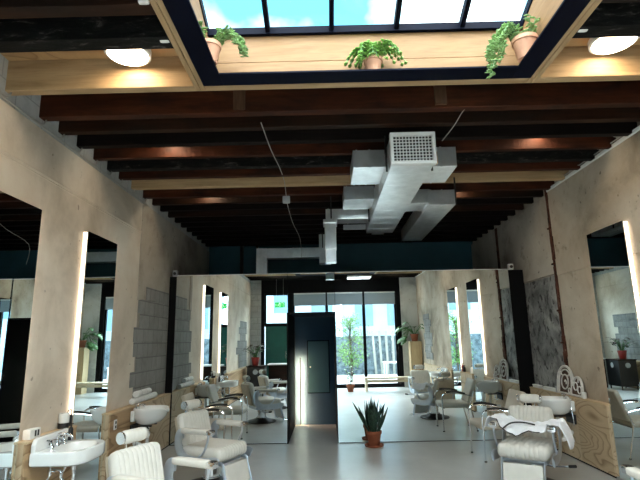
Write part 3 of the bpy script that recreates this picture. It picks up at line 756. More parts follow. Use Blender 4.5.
# ---------------------------------------------------------------- shampoo basins
def shampoo(loc, rz, label):
    t = thing('shampoo_basin', label, 'basin', loc, rz, 'round shampoo basins')
    # local: wall at x = 0, bowl towards +x with a neck dip on the far side
    n = 40
    def ring(rx, ry, z, cx, dip=0):
        r = []
        for k in range(n):
            a = 2 * PI * k / n; x = cx + rx * math.cos(a); y = ry * math.sin(a)
            d = dip * math.exp(-((a if a < PI else a - 2 * PI) / .42) ** 2)
            r.append((x, y, z - d))
        return r
    MB().loft([ring(.10, .11, .555, .22), ring(.19, .19, .585, .23), ring(.245, .235, .65, .245), ring(.262, .25, .73, .26, .02), ring(.268, .255, .752, .265, .05), ring(.262, .250, .764, .265, .05), ring(.245, .235, .758, .265, .05),
               ring(.225, .215, .70, .26, .02), ring(.17, .16, .62, .245), ring(.04, .04, .595, .24)]).build('bowl', M['porcelain'], t)
    MB().bb(.0, .06, -.17, .17, .60, .735).build('back_deck', M['porcelain'], t, bevel=.015, seg=3)
    mb = MB(); mb.bb(0, .32, -.13, -.10, .535, .555); mb.bb(0, .32, .10, .13, .535, .555); mb.bb(0, .02, -.15, .15, .44, .56)
    mb.build('bracket', M['rubber'], t, bevel=.003)
    MB().tube([(.22, 0, .56), (.22, 0, .30), (.20, 0, .24), (.14, 0, .24), (.12, 0, .30), (.06, 0, .32), (.008, 0, .32)], .026, 10, 4).build('drain_pipe', M['plastic'], t)
    mb = MB(); mb.lathe([(.022, .735), (.018, .77), (.012, .775), (.012, .80)], 12, (.035, -.05, 0)); mb.tube([(.035, -.05, .79), (.05, -.05, .81), (.10, -.05, .80)], .010, 8, 3)
    mb.build('tap', M['chrome'], t)
    mb = MB(); mb.tube([(.035, .08, .735), (.05, .08, .78), (.09, .07, .79)], .010, 8, 3); mb.lathe([(.012, 0), (.022, .03), (.022, .045)], 12, (.09, .07, .79), Matrix.Rotation(R(110), 4, 'Y'))
    s = mb.build('spray_head', M['chrome'], t)
    MB().tube([(.04, .08, .74), (.06, .16, .62), (.05, .17, .46), (.03, .12, .42), (.012, .08, .45)], .008, 8, 5).build('hose', M['chrome'], t)
    return t
B1 = shampoo((-2.535, 6.56, .02), 0, 'round white shampoo basin on the left plywood ledge')
B1.scale = (.84, .82, 1)
B2 = dup(B1, (3.230, 6.78, .02), PI, 'round white shampoo basin on the right behind the cape chair')

# ---------------------------------------------------------------- things on the ledges
t = thing('switch_box', 'white box with black switches on the left ledge', 'switch box', (-2.60, 4.42, LZ), R(0))
MB().rbox((0, 0, .042), (.07, .16, .084), .008, .03).build('housing', M['plastic'], t)
for k in (-.045, -.005):
    MB().rbox((.036, k + .04, .045), (.008, .022, .05), .003, .01).build('switch', M['rubber'], t)
t = thing('canister', 'white canister with a black base on the left ledge', 'canister', (-2.597, 4.93, LZ))
MB().lathe([(.05, 0), (.05, .05)], 24).build('base', M['rubber'], t)
MB().lathe([(.047, .05), (.049, .06), (.049, .125), (.042, .14), (0, .143)], 24).build('body', M['plastic'], t)
t = thing('hair_clipper', 'black clipper hung on its stand beside the canister', 'clipper', (-2.60, 5.045, LZ))
MB().rbox((0, 0, .055), (.045, .05, .11), .015, .02).build('body', M['rubber'], t)
MB().tube([(0, -.02, .10), (.0, -.045, .14), (.0, .02, .155), (0, .03, .10)], .006, 6, 5).build('cord', M['rubber'], t)
def bottle(loc, label, m, h=.16, r=.03, grp=None):
    t = thing('bottle', label, 'bottle', loc, 0, grp)
    MB().lathe([(r, 0), (r, h * .62), (r * .8, h * .72), (r * .38, h * .78), (r * .38, h * .86)], 18).build('body', m, t)
    mb = MB(); mb.lathe([(r * .45, h * .86), (r * .45, h * .94), (r * .2, h * .95), (r * .2, h)], 14); mb.tube([(0, 0, h * .985), (r * 1.1, 0, h * .97)], r * .16, 6)
    mb.build('pump', M['rubber'], t)
    return t
bottle((-2.475, 4.845, .712), 'black pump bottle on the rim of the left sink', M['rubber'], .15, .022)
bottle((3.282, 4.35, LZ), 'red pump bottle on the right ledge near the mirror', M['redpot'], .20, .032)
bottle((3.282, 4.46, LZ), 'dark pump bottle on the right ledge next to the red one', M['rubber'], .15, .03)
bottle((3.282, 5.02, LZ), 'white pump bottle on the right short ledge', M['plastic'], .17, .03)
def roll(loc, rz, label, r=.045, L=.20):
    t = thing('towel_roll', label, 'towel', loc, rz, 'rolled white towels on the left ledge')
    pts = [];
    mb = MB(); mb.lathe([(r * .93, 0), (r, .012), (r * 1.02, L / 2), (r, L - .012), (r * .93, L)], 20, (-L / 2, 0, r), Matrix.Rotation(R(90), 4, 'Y'))
    mb.build('roll', M['towel'], t)
    sp = []
    for k in range(40):
        a = k * .45; rr = r * (.12 + .8 * k / 40); sp.append((L / 2 + .001, rr * math.cos(a), r + rr * math.sin(a)))
    MB().tube(sp, .0025, 5).build('spiral_fold', M['fold_shade'], t)  # grey spiral paints the crease shade between turns of the white towel
    return t
for k in range(5):
    roll((-2.597, 6.70 + .175 * k, LZ), R(90 + 2 * (k % 3 - 1)), 'rolled white towel in the bottom row on left ledge, ' + ['nearest the camera', 'second from the camera', 'middle one of five', 'second from the partition', 'nearest the partition'][k], .042, .165)
for k in range(3):
    roll((-2.597, 6.79 + .18 * k, LZ + .0855), R(90 + 2 - 2 * k), 'rolled white towel lying on top of the towel row, ' + ['nearest the camera', 'middle of three', 'farthest from the camera'][k], .040, .155)
# folded papers / towels on the right ledge
def folded(loc, rz, label, sx, sy, n, m='towel'):
    t = thing('folded_towel', label, 'towel', loc, rz, 'folded white towels on the right ledge')
    for k in range(n):
        MB().rbox((random.uniform(-.006, .006), random.uniform(-.01, .01), .014 + .024 * k), (sx, sy, .026), .012, .03).build('fold', M[m], t)
    return t
folded((3.278, 7.42, LZ), R(1), 'thin folded white towel on right ledge left of the fretwork', .065, .40, 2)
folded((3.278, 7.86, LZ), R(-1), 'folded white towel on right ledge touching the partition', .065, .26, 2)
t = thing('tumbler', 'small grey glass tumbler between folded towel and iron fretwork', 'glass', (3.285, 7.195, LZ))
MB().lathe([(.030, 0), (.036, .085), (.034, .085), (.028, .006), (0, .006)], 20).build('cup', M['greyplastic'], t)
t = thing('jar', 'little white lidded jar on right ledge beside the fretwork', 'jar', (3.275, 6.46, LZ))
MB().lathe([(.024, 0), (.026, .01), (.026, .06)], 18).build('body', M['plastic'], t)
MB().lathe([(.028, .06), (.028, .078), (0, .08)], 18).build('lid', M['grille'], t)
# cast iron fretwork bracket leaning on the wall
def fretwork():
    t = thing('iron_fretwork', 'white scrolled iron fretwork of two arches leaning on right wall', 'ironwork', (XR - .062, 6.88, LZ + .004))
    # local (y, z); y grows away from the camera
    def P(y, z, x=0): return (x, y, z)
    big = [P(.27, .0), P(.27, .16)] + [P(.055 + .215 * math.cos(R(a)), .17 + .205 * math.sin(R(a))) for a in range(0, 181, 15)] + [P(-.165, .13)]
    small = [P(-.165, .13)] + [P(-.28 + .115 * math.cos(R(a)), .13 + .12 * math.sin(R(a))) for a in range(20, 181, 16)] + [P(-.395, .10), P(-.395, .0)]
    mb = MB(); mb.tube(big, .017, 8); mb.tube(small, .017, 8); mb.tube([P(.27, .013), P(-.395, .013)], .013, 8)
    inb = [P(.225, .0), P(.225, .16)] + [P(.055 + .17 * math.cos(R(a)), .17 + .16 * math.sin(R(a))) for a in range(0, 181, 15)] + [P(-.115, .0)]
    mb.tube(inb, .010, 8); mb.build('outline', M['iron_white'], t)
    circ = lambda r, cy, cz, n: [P(cy + r * math.cos(2 * PI * k / n), cz + r * math.sin(2 * PI * k / n)) for k in range(n)]
    sc = MB().tube(circ(.095, .065, .165, 24), .010, 8, closed=True).build('scroll', M['iron_white'], t)
    MB().tube([P(.065 + .012 * a * math.cos(a), .165 + .012 * a * math.sin(a)) for a in [k * .35 for k in range(12)]], .008, 8).build('scroll_centre', M['iron_white'], sc)
    for r, cy, cz in ((.05, -.225, .13), (.045, -.325, .09), (.03, -.06, .06)):
        MB().tube(circ(r, cy, cz, 18), .008, 8, closed=True).build('scroll', M['iron_white'], t)
    for a, b in ((P(-.29, .18), P(-.29, .24)), (P(.2, .3), P(.13, .24)), (P(-.09, .3), P(-.01, .24))):
        MB().tube([a, b], .008, 8).build('bar', M['iron_white'], t)
    poly = [(p[1], p[2]) for p in (big + small)]
    mb = MB(); mb.prism(poly, .012, Matrix(((0, 0, 1, .006), (1, 0, 0, 0), (0, 1, 0, 0), (0, 0, 0, 1)))); mb.build('backing', M['iron_brown'], t)
    return t
fw_ = fretwork(); fw_.rotation_euler = (0, R(6), 0)
# ---------------------------------------------------------------- ducts
t = thing('air_duct', 'galvanised ventilation duct with white grille hung under the joists', 'duct', (.895, 4.5, 3.30))
def D(x0, x1, y0, y1, z0, z1): return MB().bb(x0 - .895, x1 - .895, y0 - 4.5, y1 - 4.5, z0 - 3.30, z1 - 3.30)
main = D(.68, 1.11, 4.56, 7.7, 3.30, 3.60).build('main_duct', M['galv'], t, bevel=.004)
for y in [4.85 + .36 * k for k in range(8)]:
    mb = MB()
    for (a, b, c, d) in ((.678, 1.112, 3.2985, 3.300), (.678, .68, 3.30, 3.60), (1.11, 1.112, 3.30, 3.60)):
        mb.bb(a - .895, b - .895, y - 4.5, y - 4.5 + .012, c - 3.30, d - 3.30)
    mb.build('seam', M['galv'], main)
tip = D(.80, 1.0, 7.7, 8.0, 3.34, 3.58).build('end_collar', M['galv'], t, bevel=.004)
mb = MB(); x0, x1, z0, z1, y = -.225, .225, -.015, .315, -.0
for a, b, c, d in ((x0, x1, z0, z0 + .032), (x0, x1, z1 - .032, z1), (x0, x0 + .032, z0 + .032, z1 - .032), (x1 - .032, x1, z0 + .032, z1 - .032)): mb.bb(a, b, -.02, .06, c, d)
g = mb.build('grille_frame', M['grille'], t, bevel=.004)
mb = MB()
for k in range(1, 12): xx = x0 + .032 + (x1 - x0 - .064) * k / 12; mb.box((xx, .010, (z0 + z1) / 2), (.007, .024, z1 - z0 - .06))
for k in range(1, 8): zz = z0 + .032 + (z1 - z0 - .064) * k / 8; mb.box((0, .012, zz), (x1 - x0 - .06, .018, .006))
mb.build('grille_bars', M['grille'], g)
MB().bb(-.20, .20, .03, .055, .01, .29).build('grille_throat', M['black'], g)
def branch(x0, x1, y0, y1, z0, z1, name='branch_duct'):
    b = D(x0, x1, y0, y1, z0, z1).build(name, M['galv'], t, bevel=.004)
    mb = MB(); e = .004
    for xx in (x0 + .03, (x0 + x1) / 2):
        mb.bb(xx - .895, xx + .018 - .895, y0 - 4.5 - e, y1 - 4.5 + e, z0 - 3.3 - e, z1 - 3.3 + e)
    mb.build('flange', M['galv'], b); return b
branch(.33, .68, 5.02, 5.62, 3.45, 3.655); branch(1.11, 1.47, 5.02, 5.58, 3.44, 3.67)
branch(.27, .68, 6.25, 6.75, 3.45, 3.64); branch(1.11, 1.42, 6.20, 6.6, 3.36, 3.56)
branch(1.38, 1.74, 6.15, 8.5, 3.32, 3.53, 'return_duct')
branch(.02, .68, 6.95, 7.25, 3.36, 3.52); 
# elbow and drop on the left, then the run along the back
branch(.0, .17, 6.95, 7.2, 2.92, 3.36, 'drop_duct')
D(-.02, .19, 6.93, 7.22, 3.30, 3.36).build('elbow', M['galv'], t, bevel=.006)
D(.005, .165, 7.0, 7.15, 2.72, 2.92).build('drop_collar', M['galv'], t, bevel=.006)
branch(-1.35, .05, 9.45, 9.65, 3.22, 3.42, 'cross_duct'); branch(-1.38, -1.17, 9.44, 9.66, 2.3, 3.42, 'riser_duct'); branch(-.12, .12, 9.42, 9.68, 3.10, 3.68, 'riser_duct')
mb = MB(); mb.bb(.30 - .895, .66 - .895, 2.98, 3.0, .02, .10)
for k in range(5): mb.box((.48 - .895, 2.975, .03 + .015 * k), (.34, .012, .004))
mb.build('side_vent', M['greyplastic'], t)
for (x, y, z0) in ((.66, 4.75, 3.3), (1.13, 4.75, 3.3), (.10, 6.9, 3.36), (.66, 6.9, 3.3), (1.75, 6.15, 3.32), (1.13, 7.3, 3.3), (1.75, 7.8, 3.32), (-.05, 9.4, 3.4)):
    MB().bb(x - .905, x - .885, y - 4.5, y - 4.49, z0 - 3.3, .40).build('hanger_strap', M['rubber'], t)
# copper-ish bracket at the grille corner
MB().box((.235, .06, .06), (.02, .06, .12)).build('bracket', M['ltimber'], t)

# ---------------------------------------------------------------- lamps
def lamp(loc, label, first=None):
    if first:
        d = dup(first, loc, 0, label); d.scale = (.78, .78, 1) if loc[1] > 4 else (1, 1, 1); return d
    t = thing('disc_lamp', label, 'lamp', loc, 0, 'round disc lamps between the joists')
    MB().lathe([(.165, 0), (.178, .004), (.178, .05), (.16, .06), (.06, .075)], 36).build('lamp_body', M['white_paint'], t)
    MB().lathe([(0, -.012), (.10, -.010), (.155, -.002), (.162, .004)], 36).build('lens', M['lamp'], t)
    MB().cyl((0, 0, .07), (0, 0, .13), .045, 14).build('mount', M['rubber'], t)
    return t
l0 = lamp((-1.55, 3.45, 3.87), 'glowing round lamp under the plywood at top left')
lamp((2.33, 3.45, 3.87), 'glowing round lamp under the plywood at top right', l0)
lamp((-1.74, 5.065, 3.85), 'round lamp hidden between joists on the left, glowing on red timber', l0)
lamp((2.45, 5.065, 3.85), 'round lamp hidden between joists on the right, glowing on red timber', l0)
lamp((-1.75, 6.975, 3.85), 'far round lamp between joists on the left', l0)
lamp((2.0, 6.975, 3.85), 'far round lamp between joists on the right', l0)
lamp((-1.7, .15, 3.85), 'round lamp near the street end on the left', l0)
lamp((2.45, .15, 3.85), 'round lamp near the street end on the right', l0)
t = thing('ceiling_light', 'flat white light panel hung near the shop front ceiling', 'light', (1.26, .2, 3.60))
MB().bb(-.40, .40, -.26, .26, 0, .05).build('panel_body', M['white_paint'], t, bevel=.004)
MB().bb(-.37, .37, -.23, .23, -.006, .0).build('lens', M['panel_light'], t)
mb = MB()
for x in (-.3, .3): mb.cyl((x, 0, .05), (x, 0, .16), .006, 8)
mb.build('suspension', M['rubber'], t)
# exit sign: running figure and door in white on green
t = thing('exit_sign', 'green running man exit sign hung before the transom', 'sign', (-1.60, -.45, 2.72))
MB().bb(-.17, .17, -.02, .02, 0, .18).build('sign_body', M['sign_green'], t, bevel=.004)
mb = MB(); mb.bb(.03, .035, .021, .026, .02, .16); mb.bb(.115, .12, .021, .026, .02, .16); mb.bb(.03, .12, .021, .026, .155, .16)
mb.lathe([(0, 0), (.013, .0), (.013, .004), (0, .005)], 12, (-.012, .021, .145), Matrix.Rotation(R(-90), 4, 'X'))
for a, b in (((-.02, .125), (-.035, .085)), ((-.035, .085), (-.005, .06)), ((-.005, .06), (-.012, .025)), ((-.035, .085), (-.06, .06)), ((-.06, .06), (-.085, .05)), ((-.02, .12), (.012, .10)), ((-.022, .12), (-.055, .11)), ((-.055, .11), (-.07, .085))):
    mb.tube([(a[0], .0235, a[1]), (b[0], .0235, b[1])], .007, 6, flat=(.003, .007))
mb.tube([(-.10, .0235, .09), (-.15, .0235, .09)], .005, 6, flat=(.003, .005)); mb.tube([(-.135, .0235, .108), (-.15, .0235, .09), (-.135, .0235, .072)], .005, 6, flat=(.003, .005))
mb.build('pictogram', M['sign_white'], t)
mb = MB()
for x in (-.12, .12): mb.cyl((x, 0, .18), (x, 0, .98), .004, 6)
mb.build('suspension', M['wire'], t)
# blinds
for i, (a, b, lab) in enumerate(((-1.13, -.02, 'grey roller blind on the pane next to the green door'), (.03, 1.43, 'grey roller blind on the middle shop front pane'), (1.50, 2.56, 'grey roller blind on the pane by the pale pier'))):
    t = thing('roller_blind', lab, 'blind', ((a + b) / 2, YF + .11, 2.80), 0, 'roller blinds on the shop front')
    hw = (b - a) / 2
    MB().bb(-hw, hw, -.003, .003, 0, .40).build('fabric', M['blind'], t)
    MB().cyl((-hw, 0, .40), (hw, 0, .40), .025, 14).build('roller', M['white_paint'], t)
    MB().bb(-hw, hw, -.008, .008, -.02, .005).build('bottom_bar', M['greyplastic'], t)

# ---------------------------------------------------------------- cables and conduits
mb = MB(); pts = []
ys = [3.72, 4.24, 4.56, 4.92, 5.28, 5.66, 5.98, 6.40, 6.83]
for i, y in enumerate(ys):
    pts += [(XL + .02, y - .14, 3.62), (XL + .02, y - .05, 3.66), (XL + .02, y - .025, 3.76), (XL + .02, y - .02, 3.88)]
    tb = [(XL + .02, y - .26, 3.61), (XL + .02, y - .10, 3.625), (XL + .02, y - .04, 3.68), (XL + .03, y - .02, 3.80), (XL + .12, y - .015, 3.93)]
    mb.tube(tb, .008, 6, 4)
mb.tube([(XL + .02, 3.0, 3.61), (XL + .02, 6.9, 3.61)], .008, 6)
tag(mb.build('electrical_cable', M['wire']), 'pale cable looping round joist ends along left wall', 'cable')
mb = MB()
mb.tube([(XL + .12, 3.70, 3.86), (XL + .2, 3.70, 3.93), (-1.9, 3.70, 3.945), (SKX0 - .1, 3.70, 3.94)], .007, 6, 6)
tag(mb.build('electrical_cable', M['wire']), 'pale cable along the top of the new pine beam', 'cable')
mb = MB()
for y in (5.9, 5.35, 5.0, 6.4): mb.tube([(XR - .02, y, 3.74), (XR - .10, y + .02, 3.75), (XR - .14, y + .03, 3.84), (XR - .12, y + .03, 3.95)], .008, 6, 5)
mb.tube([(XR - .02, 4.9, 3.745), (XR - .02, 6.5, 3.745)], .007, 6)
tag(mb.build('electrical_cable', M['wire']), 'pale cable loops on top of right wall', 'cable')
t = thing('junction_box', 'small grey junction box with cable hanging from the joists', 'junction box', (-.52, 6.35, 3.50))
MB().rbox((0, 0, .0), (.10, .06, .10), .01, .03).build('box', M['greyplastic'], t)
MB().tube([(0, 0, .05), (-.01, -.2, .20), (-.02, -.75, .19), (-.06, -1.3, .19), (-.08, -2.0, .19)], .005, 6, 4).build('feed_cable', M['wire'], t)
MB().tube([(.01, .02, -.05), (.05, .5, -.20), (.12, 1.2, -.30), (.14, 1.22, -.62)], .004, 6, 4).build('drop_cable', M['wire'], t)
t = thing('hanging_cable', 'pale cable dropping from joists right of the grille', 'cable', (1.3, 4.5, 3.62))
MB().tube([(-.03, .30, .03), (.02, .0, .06), (.03, -.22, .075), (.05, -.35, .09)], .005, 6, 4).build('cable', M['wire'], t)
mb = MB(); mb.tube([(-1.55 , 10.76, 3.75), (-1.55, 10.76, .0)], .028, 10)
mb.tube([(-1.9, 10.75, 3.8), (-1.9, 10.75, .0)], .04, 10)
tag(mb.build('drain_pipe', M['rubber']), 'dark vertical pipes on the teal back wall', 'pipe')
for i, (x, y, lab) in enumerate(((SKX0 - .13, 3.06, 'white clip at left trimmer, farther one'), (SKX0 - .13, 2.66, 'white clip at left trimmer, nearer one'), (SKX1 + .13, 3.06, 'white clip at right trimmer, farther one'), (SKX1 + .13, 2.66, 'white clip at right trimmer, nearer one'))):
    tag(MB().rbox((0, 0, 0), (.07, .04, .05), .012, .02).build('cable_clip', M['plastic']), 'small ' + lab + ' of the skylight', 'clip', 'white clips at the skylight').location = (x, y - .02, 3.72)

# ---------------------------------------------------------------- plants
def pot(parent, r, h, mat, rim=True, z=0):
    p = [(r * .66, z), (r * .70, z + .005), (r * .92, z + h * .80), (r * .93, z + h * .81)]
    if rim: p += [(r * 1.02, z + h * .81), (r * 1.03, z + h), (r * .93, z + h), (r * .90, z + h * .88)]
    else: p += [(r, z + h), (r * .93, z + h), (r * .90, z + h * .88)]
    o = MB().lathe(p, 32).build('pot', mat, parent)
    MB().lathe([(0, z + h * .85), (r * .92, z + h * .86)], 24).build('soil', M['soil'], o)
    return o
def snake_plant():
    t = thing('snake_plant', 'potted snake plant on the floor before the mirrored partition', 'plant', (.685, 7.80, 0))
    MB().lathe([(.12, .0), (.14, .005), (.15, .03), (.14, .03), (.125, .012), (0, .012)], 32).build('saucer', M['terracotta'], t)
    pot(t, .118, .215, M['terracotta'], True, .014)
    mb = MB(); rnd = random.Random(3)
    for k in range(34):
        a = rnd.uniform(0, 2 * PI); rr = rnd.uniform(0, .085); L = rnd.uniform(.24, .50) * (1.05 - rr * 2.2)
        lean = rnd.uniform(.03, .22) + rr * 1.8
        mb.leaf((rr * math.cos(a), rr * math.sin(a), .20), (lean * math.cos(a), lean * math.sin(a), 1), (math.cos(a + rnd.uniform(-.8, .8)), math.sin(a), 0), L, rnd.uniform(.013, .021), rnd.uniform(-.15, .25), .45, 8, 'blade')
    for a, L, le in ((2.9, .46, .55), (3.5, .34, .42), (.2, .42, .5), (-.3, .36, .45)):
        mb.leaf((.07 * math.cos(a), .07 * math.sin(a), .20), (le * math.cos(a), le * math.sin(a), 1), (math.sin(a), -math.cos(a), .1), L, .018, .1, .4, 8, 'blade')
    mb.build('leaves', M['leaf_snake'], t, solid=.004)
snake_plant()
def sky_pot(loc, label, kind, seed, r=.085, h=.15):
    t = thing('hanging_plant' if kind == 'trail' else 'potted_fern', label, 'plant', loc, 0, 'pots on the skylight frame')
    pot(t, r, h, M['terra_pale'])
    mb = MB(); st = MB(); rnd = random.Random(seed if isinstance(seed, int) else seed[0])
    if kind == 'fern':
        for k in range(34):
            a = rnd.uniform(0, 2 * PI); L = rnd.uniform(.08, .24); pts = []
            for i in range(9):
                s = i / 8; rr = L * s; pts.append(Vector((.02 * math.cos(a) + rr * math.cos(a), .02 * math.sin(a) + rr * math.sin(a), h * .9 + .13 * math.sin(s * 2.5) - .09 * s * s)))
            pts = [Vector((p.x, p.y * (.15 if p.y > 0 else 1), p.z)) for p in pts]
            st.tube(pts, .003, 5)
            for i in range(1, 9):
                d = (pts[i] - pts[i - 1]).normalized(); sd = d.cross(Vector((0, 0, 1))).normalized()
                for sg in (-1, 1): mb.leaf(pts[i], sd * sg + d * .6 + Vector((0, 0, rnd.uniform(-.2, .2))), (0, 0, 1), .060 * (1.15 - i / 12), .014, .3, .2, 3)
    else:
        # upright then trailing succulent stems, hanging to one side
        ang, spread = seed[1], seed[2]; rnd = random.Random(seed[0])
        for k in range(seed[3]):
            a = ang + rnd.uniform(-spread, spread); L = rnd.uniform(.18, .42) * seed[4]; pts = []
            n = 14
            for i in range(n + 1):
                s = i / n; out = r * .6 + .16 * min(1, s * 2.2) * rnd.uniform(.98, 1.02) + .06 * s; 
                zz = h * .9 + .09 * math.sin(min(1, s * 2.2) * PI * .8) - L * max(0, s - .28) * 1.25
                pts.append(Vector((out * math.cos(a), out * math.sin(a), zz)))
            st.tube(pts, .003, 5)
            for i in range(1, n + 1):
                for q in range(3):
                    b = rnd.uniform(0, 2 * PI); dv = Vector((math.cos(b), math.sin(b), rnd.uniform(-.3, .7)))
                    mb.leaf(pts[i], dv, (0, 0, 1), rnd.uniform(.025, .045), .010, .2, .3, 3)
        for k in range(10):
            a = rnd.uniform(0, 2 * PI); p0 = Vector((.4 * r * math.cos(a), .4 * r * math.sin(a), h * .88)); H = rnd.uniform(.08, .17)
            p1 = p0 + Vector((.06 * math.cos(a), .06 * math.sin(a), H)); st.tube([p0, p1], .003, 5)
            for i in range(7):
                q = p0.lerp(p1, (i + 1) / 7); b = rnd.uniform(0, 2 * PI); mb.leaf(q, (math.cos(b), math.sin(b), .5), (0, 0, 1), .05, .013, .3, .3, 3)
    st.build('stems', M['leaf_mid'], t); mb.build('foliage', M['leaf_bright'] if kind == 'fern' else M['leaf_pale'], t, solid=.002)
zf = ZJ - .0115
sky_pot((SKX0 + .125, 3.31, zf), 'terracotta pot with leafy sprigs on left side of the skylight frame', 'trail', (5, R(-10), .6, 7, .42), .085, .16)
sky_pot((.42, 3.51, zf), 'bushy green fern in a pot on the far skylight edge', 'fern', 11, .075, .12)
sky_pot((SKX1 - .135, 3.36, zf), 'terracotta pot trailing a long succulent at right skylight corner', 'trail', (8, R(190), .45, 12, .85), .095, .17)
def leafy(t, z, n, hgt, spread, L, W, mat, seed, shape='oval', stemr=.006, lobes=0, solid=.002, droop=.5):
    mb = MB(); st = MB(); rnd = random.Random(seed if isinstance(seed, int) else seed[0])
    for k in range(n):
        a = rnd.uniform(0, 2 * PI); s = rnd.uniform(.3, 1); H = hgt * rnd.uniform(.45, 1)
        p1 = Vector((spread * s * math.cos(a), spread * s * math.sin(a), z + H)); p0 = Vector((.02 * math.cos(a), .02 * math.sin(a), z))
        mid = p0.lerp(p1, .5) + Vector((0, 0, H * .18))
        st.tube([p0, mid, p1], stemr, 5, 4)
        b = a + rnd.uniform(-.5, .5)
        mb.leaf(p1, (math.cos(b), math.sin(b), rnd.uniform(-.2, .45)), (0, 0, 1), L * rnd.uniform(.7, 1.1), W * rnd.uniform(.8, 1.1), droop, .15, 8 if lobes else 6, shape, lobes)
    st.build('stems', M['leaf_mid'], t); mb.build('leaves', mat, t, solid=solid)
# monstera on a plywood stand, by the pale pier
t = thing('plant_stand', 'tall plywood stand by the right wall near the street, seen in the mirror', 'stand', (3.10, -.32, 0))
MB().bb(-.19, .19, -.19, .19, 0, 1.50).build('stand_body', M['stand_ply'], t, bevel=.003)
mb = MB()
for k in range(4): mb.cyl((-.09 + .06 * k, .191, .62), (-.09 + .06 * k, .193, .62), .012, 10)
mb.build('vent_holes', M['black'], t)
t = thing('monstera', 'monstera in a terracotta pot on the tall plywood stand', 'plant', (3.10, -.32, 1.501))
pot(t, .14, .24, M['terracotta'])
leafy(t, .22, 15, .42, .46, .26, .11, M['leaf_mid'], 21, 'heart', .007, 1, .003, .9)
mb = MB(); st = MB(); rnd = random.Random(4)
for k in range(9):
    a = R(180) + rnd.uniform(-.5, .7); p1 = Vector((.5 * math.cos(a) * rnd.uniform(.6, 1.15), .4 * math.sin(a) + .1, .22 + rnd.uniform(-.30, .28)))
    st.tube([Vector((0, 0, .22)), Vector((p1.x * .5, p1.y * .5, .42)), p1], .007, 5, 4)
    mb.leaf(p1, (math.cos(a), math.sin(a), -.4), (0, .5, 1), .26, .11, .7, .15, 8, 'heart', 1)
st.build('trailing_stems', M['leaf_mid'], t); mb.build('trailing_leaves', M['leaf_mid'], t, solid=.003)
# rubber plant by the window
t = thing('rubber_plant', 'small rubber plant in a terracotta pot by the shop front', 'plant', (.85, .45, 0))
pot(t, .13, .21, M['terracotta'])
mb = MB(); st = MB(); rnd = random.Random(9)
for q in range(3):
    x0 = .04 * (q - 1); st.tube([(x0, 0, .18), (x0 * 2, .01, .5), (x0 * 3.2, .0, .78 - .1 * abs(q - 1))], .009, 6, 4)
    for i in range(9):
        s = .2 + .8 * i / 8; a = i * 2.4 + q; p = Vector((x0 * (1 + 2.2 * s), 0, .18 + (.60 - .1 * abs(q - 1)) * s))
        mb.leaf(p, (math.cos(a), math.sin(a), .55), (0, 0, 1), .17, .045, .5, .2, 6)
st.build('stems', M['bark'], t); mb.build('leaves', M['leaf_mid'], t, solid=.003)
# dark cabinet with a bronze-leaved plant, near the street on the left
t = thing('record_cabinet', 'dark low cabinet with a round dial by left wall, seen in mirror', 'cabinet', (-2.16, 1.05, 0))
MB().bb(-.26, .26, -.34, .34, .10, .84).build('carcass', M['rubber'], t, bevel=.006)
MB().bb(-.275, .275, -.355, .355, .84, .87).build('top_board', M['brownwood'], t, bevel=.004)
for sx in (-1, 1):
    for sy in (-1, 1): MB().cyl((sx * .22, sy * .3, 0), (sx * .22, sy * .3, .10), .018, 10).build('leg', M['rubber'], t)
MB().lathe([(.075, 0), (.075, .012), (.05, .014), (.045, .006), (0, .006)], 24, (.262, .0, .70), Matrix.Rotation(R(90), 4, 'Y')).build('dial', M['greyplastic'], t)
MB().lathe([(.075, 0), (.075, .012), (.05, .014), (.045, .006), (0, .006)], 24, (.0, .342, .70), Matrix.Rotation(R(-90), 4, 'X')).build('dial', M['greyplastic'], t)
t = thing('bronze_plant', 'bronze leaved plant in a red pot on the dark cabinet', 'plant', (-2.20, 1.12, .871))
pot(t, .13, .25, M['redpot'], False)
leafy(t, .22, 30, .42, .30, .17, .045, M['leaf_red'], 31, 'oval', .005, 0, .002, .6)
leafy(t, .22, 10, .36, .26, .17, .045, M['leaf_dark'], 32, 'oval', .005, 0, .002, .6)
# counter by the green door
t = thing('counter', 'wooden counter with a pale top between cabinet and green door', 'counter', (-1.34, .55, 0))
MB().bb(-.50, .50, -.22, .22, .02, .86).build('counter_body', M['brownwood'], t, bevel=.003)
MB().bb(-.53, .53, -.25, .25, .86, .90).build('counter_top', M['white_paint'], t, bevel=.006)
# bench at the window
t = thing('bench', 'pale timber bench along the shop front window', 'bench', (2.15, .42, 0))
MB().bb(-.85, .85, -.18, .18, .37, .42).build('seat', M['bench'], t, bevel=.004)
for x in (-.80, .80): MB().bb(x - .03, x + .03, -.17, .17, 0, .37).build('leg', M['bench'], t, bevel=.004)
MB().bb(-.76, .76, -.02, .02, .26, .34).build('stretcher', M['bench'], t, bevel=.004)

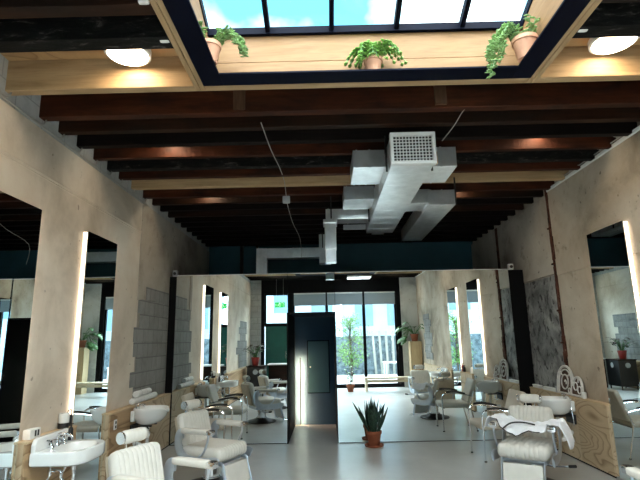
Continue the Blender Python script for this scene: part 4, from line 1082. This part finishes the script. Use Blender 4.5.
# ---------------------------------------------------------------- the street outside
struct(MB().bb(-20, 20, -24, YF - .1, -.12, -.02).build('pavement', M['asphalt']), 'pale street paving outside')
mb = MB(); mb.bb(-14, 1.4, -17, -16, 0, 9.5)
fo = struct(mb.build('wall_street_white', M['facade_w']), 'white building across the street')
mb = MB()
for i in range(5):
    for k in range(3): mb.bb(-11 + 2.5 * i, -9.6 + 2.5 * i, -15.99, -15.94, 3.4 + 2.1 * k, 4.7 + 2.1 * k)
mb.build('facade_windows', M['facade_glass'], fo)
mb = MB(); mb.bb(1.4, 14, -15, -14, 0, 7.0)
fo = struct(mb.build('wall_street_blue', M['facade']), 'pale blue building across the street')
mb = MB()
for i in range(5): mb.bb(2.2 + 2.0 * i, 3.3 + 2.0 * i, -14.0, -13.95, 2.4, 5.6)
mb.build('facade_windows', M['facade_glass'], fo)
struct(MB().bb(-1.2, 9, -7.4, -7.2, -.02, 1.75).build('wall_yard', M['hedge']), 'dark weathered wall across the yard')
t = thing('paling_stack', 'pale timber palings leaning on the dark yard wall outside', 'palings', (3.4, -7.05, -.02))
for k in range(7):
    MB().box((-.9 + .30 * k, 0, 1.0), (.10, .04, 2.0), (R(-6), R((k * 37) % 9 - 4), 0)).build('paling', M['paling'], t)
t = thing('street_tree', 'young leafy tree growing outside the shop front', 'tree', (1.15, -3.4, -.02))
MB().tube([(0, 0, 0), (.03, .02, .8), (-.02, 0, 1.6), (.02, .03, 2.3)], .035, 8, 4).build('trunk', M['bark'], t)
mb = MB(); rnd = random.Random(17); br = MB()
for k in range(110):
    a = rnd.uniform(0, 2 * PI); zz = rnd.uniform(.65, 2.55); rr = .72 * math.sin(PI * min(1, max(.08, (zz - .35) / 2.4))) ** .7 * rnd.uniform(.35, 1)
    p = Vector((rr * math.cos(a), rr * math.sin(a), zz)); br.tube([(0, 0, max(.6, zz - .35)), (p.x * .5, p.y * .5, zz - .08), p], .006, 5, 3)
    for q in range(16):
        b = rnd.uniform(0, 2 * PI); o = Vector((rnd.gauss(0, .10), rnd.gauss(0, .10), rnd.gauss(0, .09)))
        mb.leaf(p + o, (math.cos(b), math.sin(b), rnd.uniform(-.6, .5)), (0, 0, 1), rnd.uniform(.07, .12), .024, .4, .2, 3)
br.build('branches', M['bark'], t); mb.build('crown', M['leaf_bright'], t)
t = thing('outdoor_table', 'white slatted table on the pavement outside', 'table', (2.85, -3.1, -.02))
MB().bb(-.45, .45, -.35, .35, .70, .74).build('tabletop', M['white_paint'], t, bevel=.005)
for sx in (-1, 1):
    for sy in (-1, 1): MB().bb(sx * .40 - .025, sx * .40 + .025, sy * .30 - .025, sy * .30 + .025, 0, .70).build('leg', M['white_paint'], t)
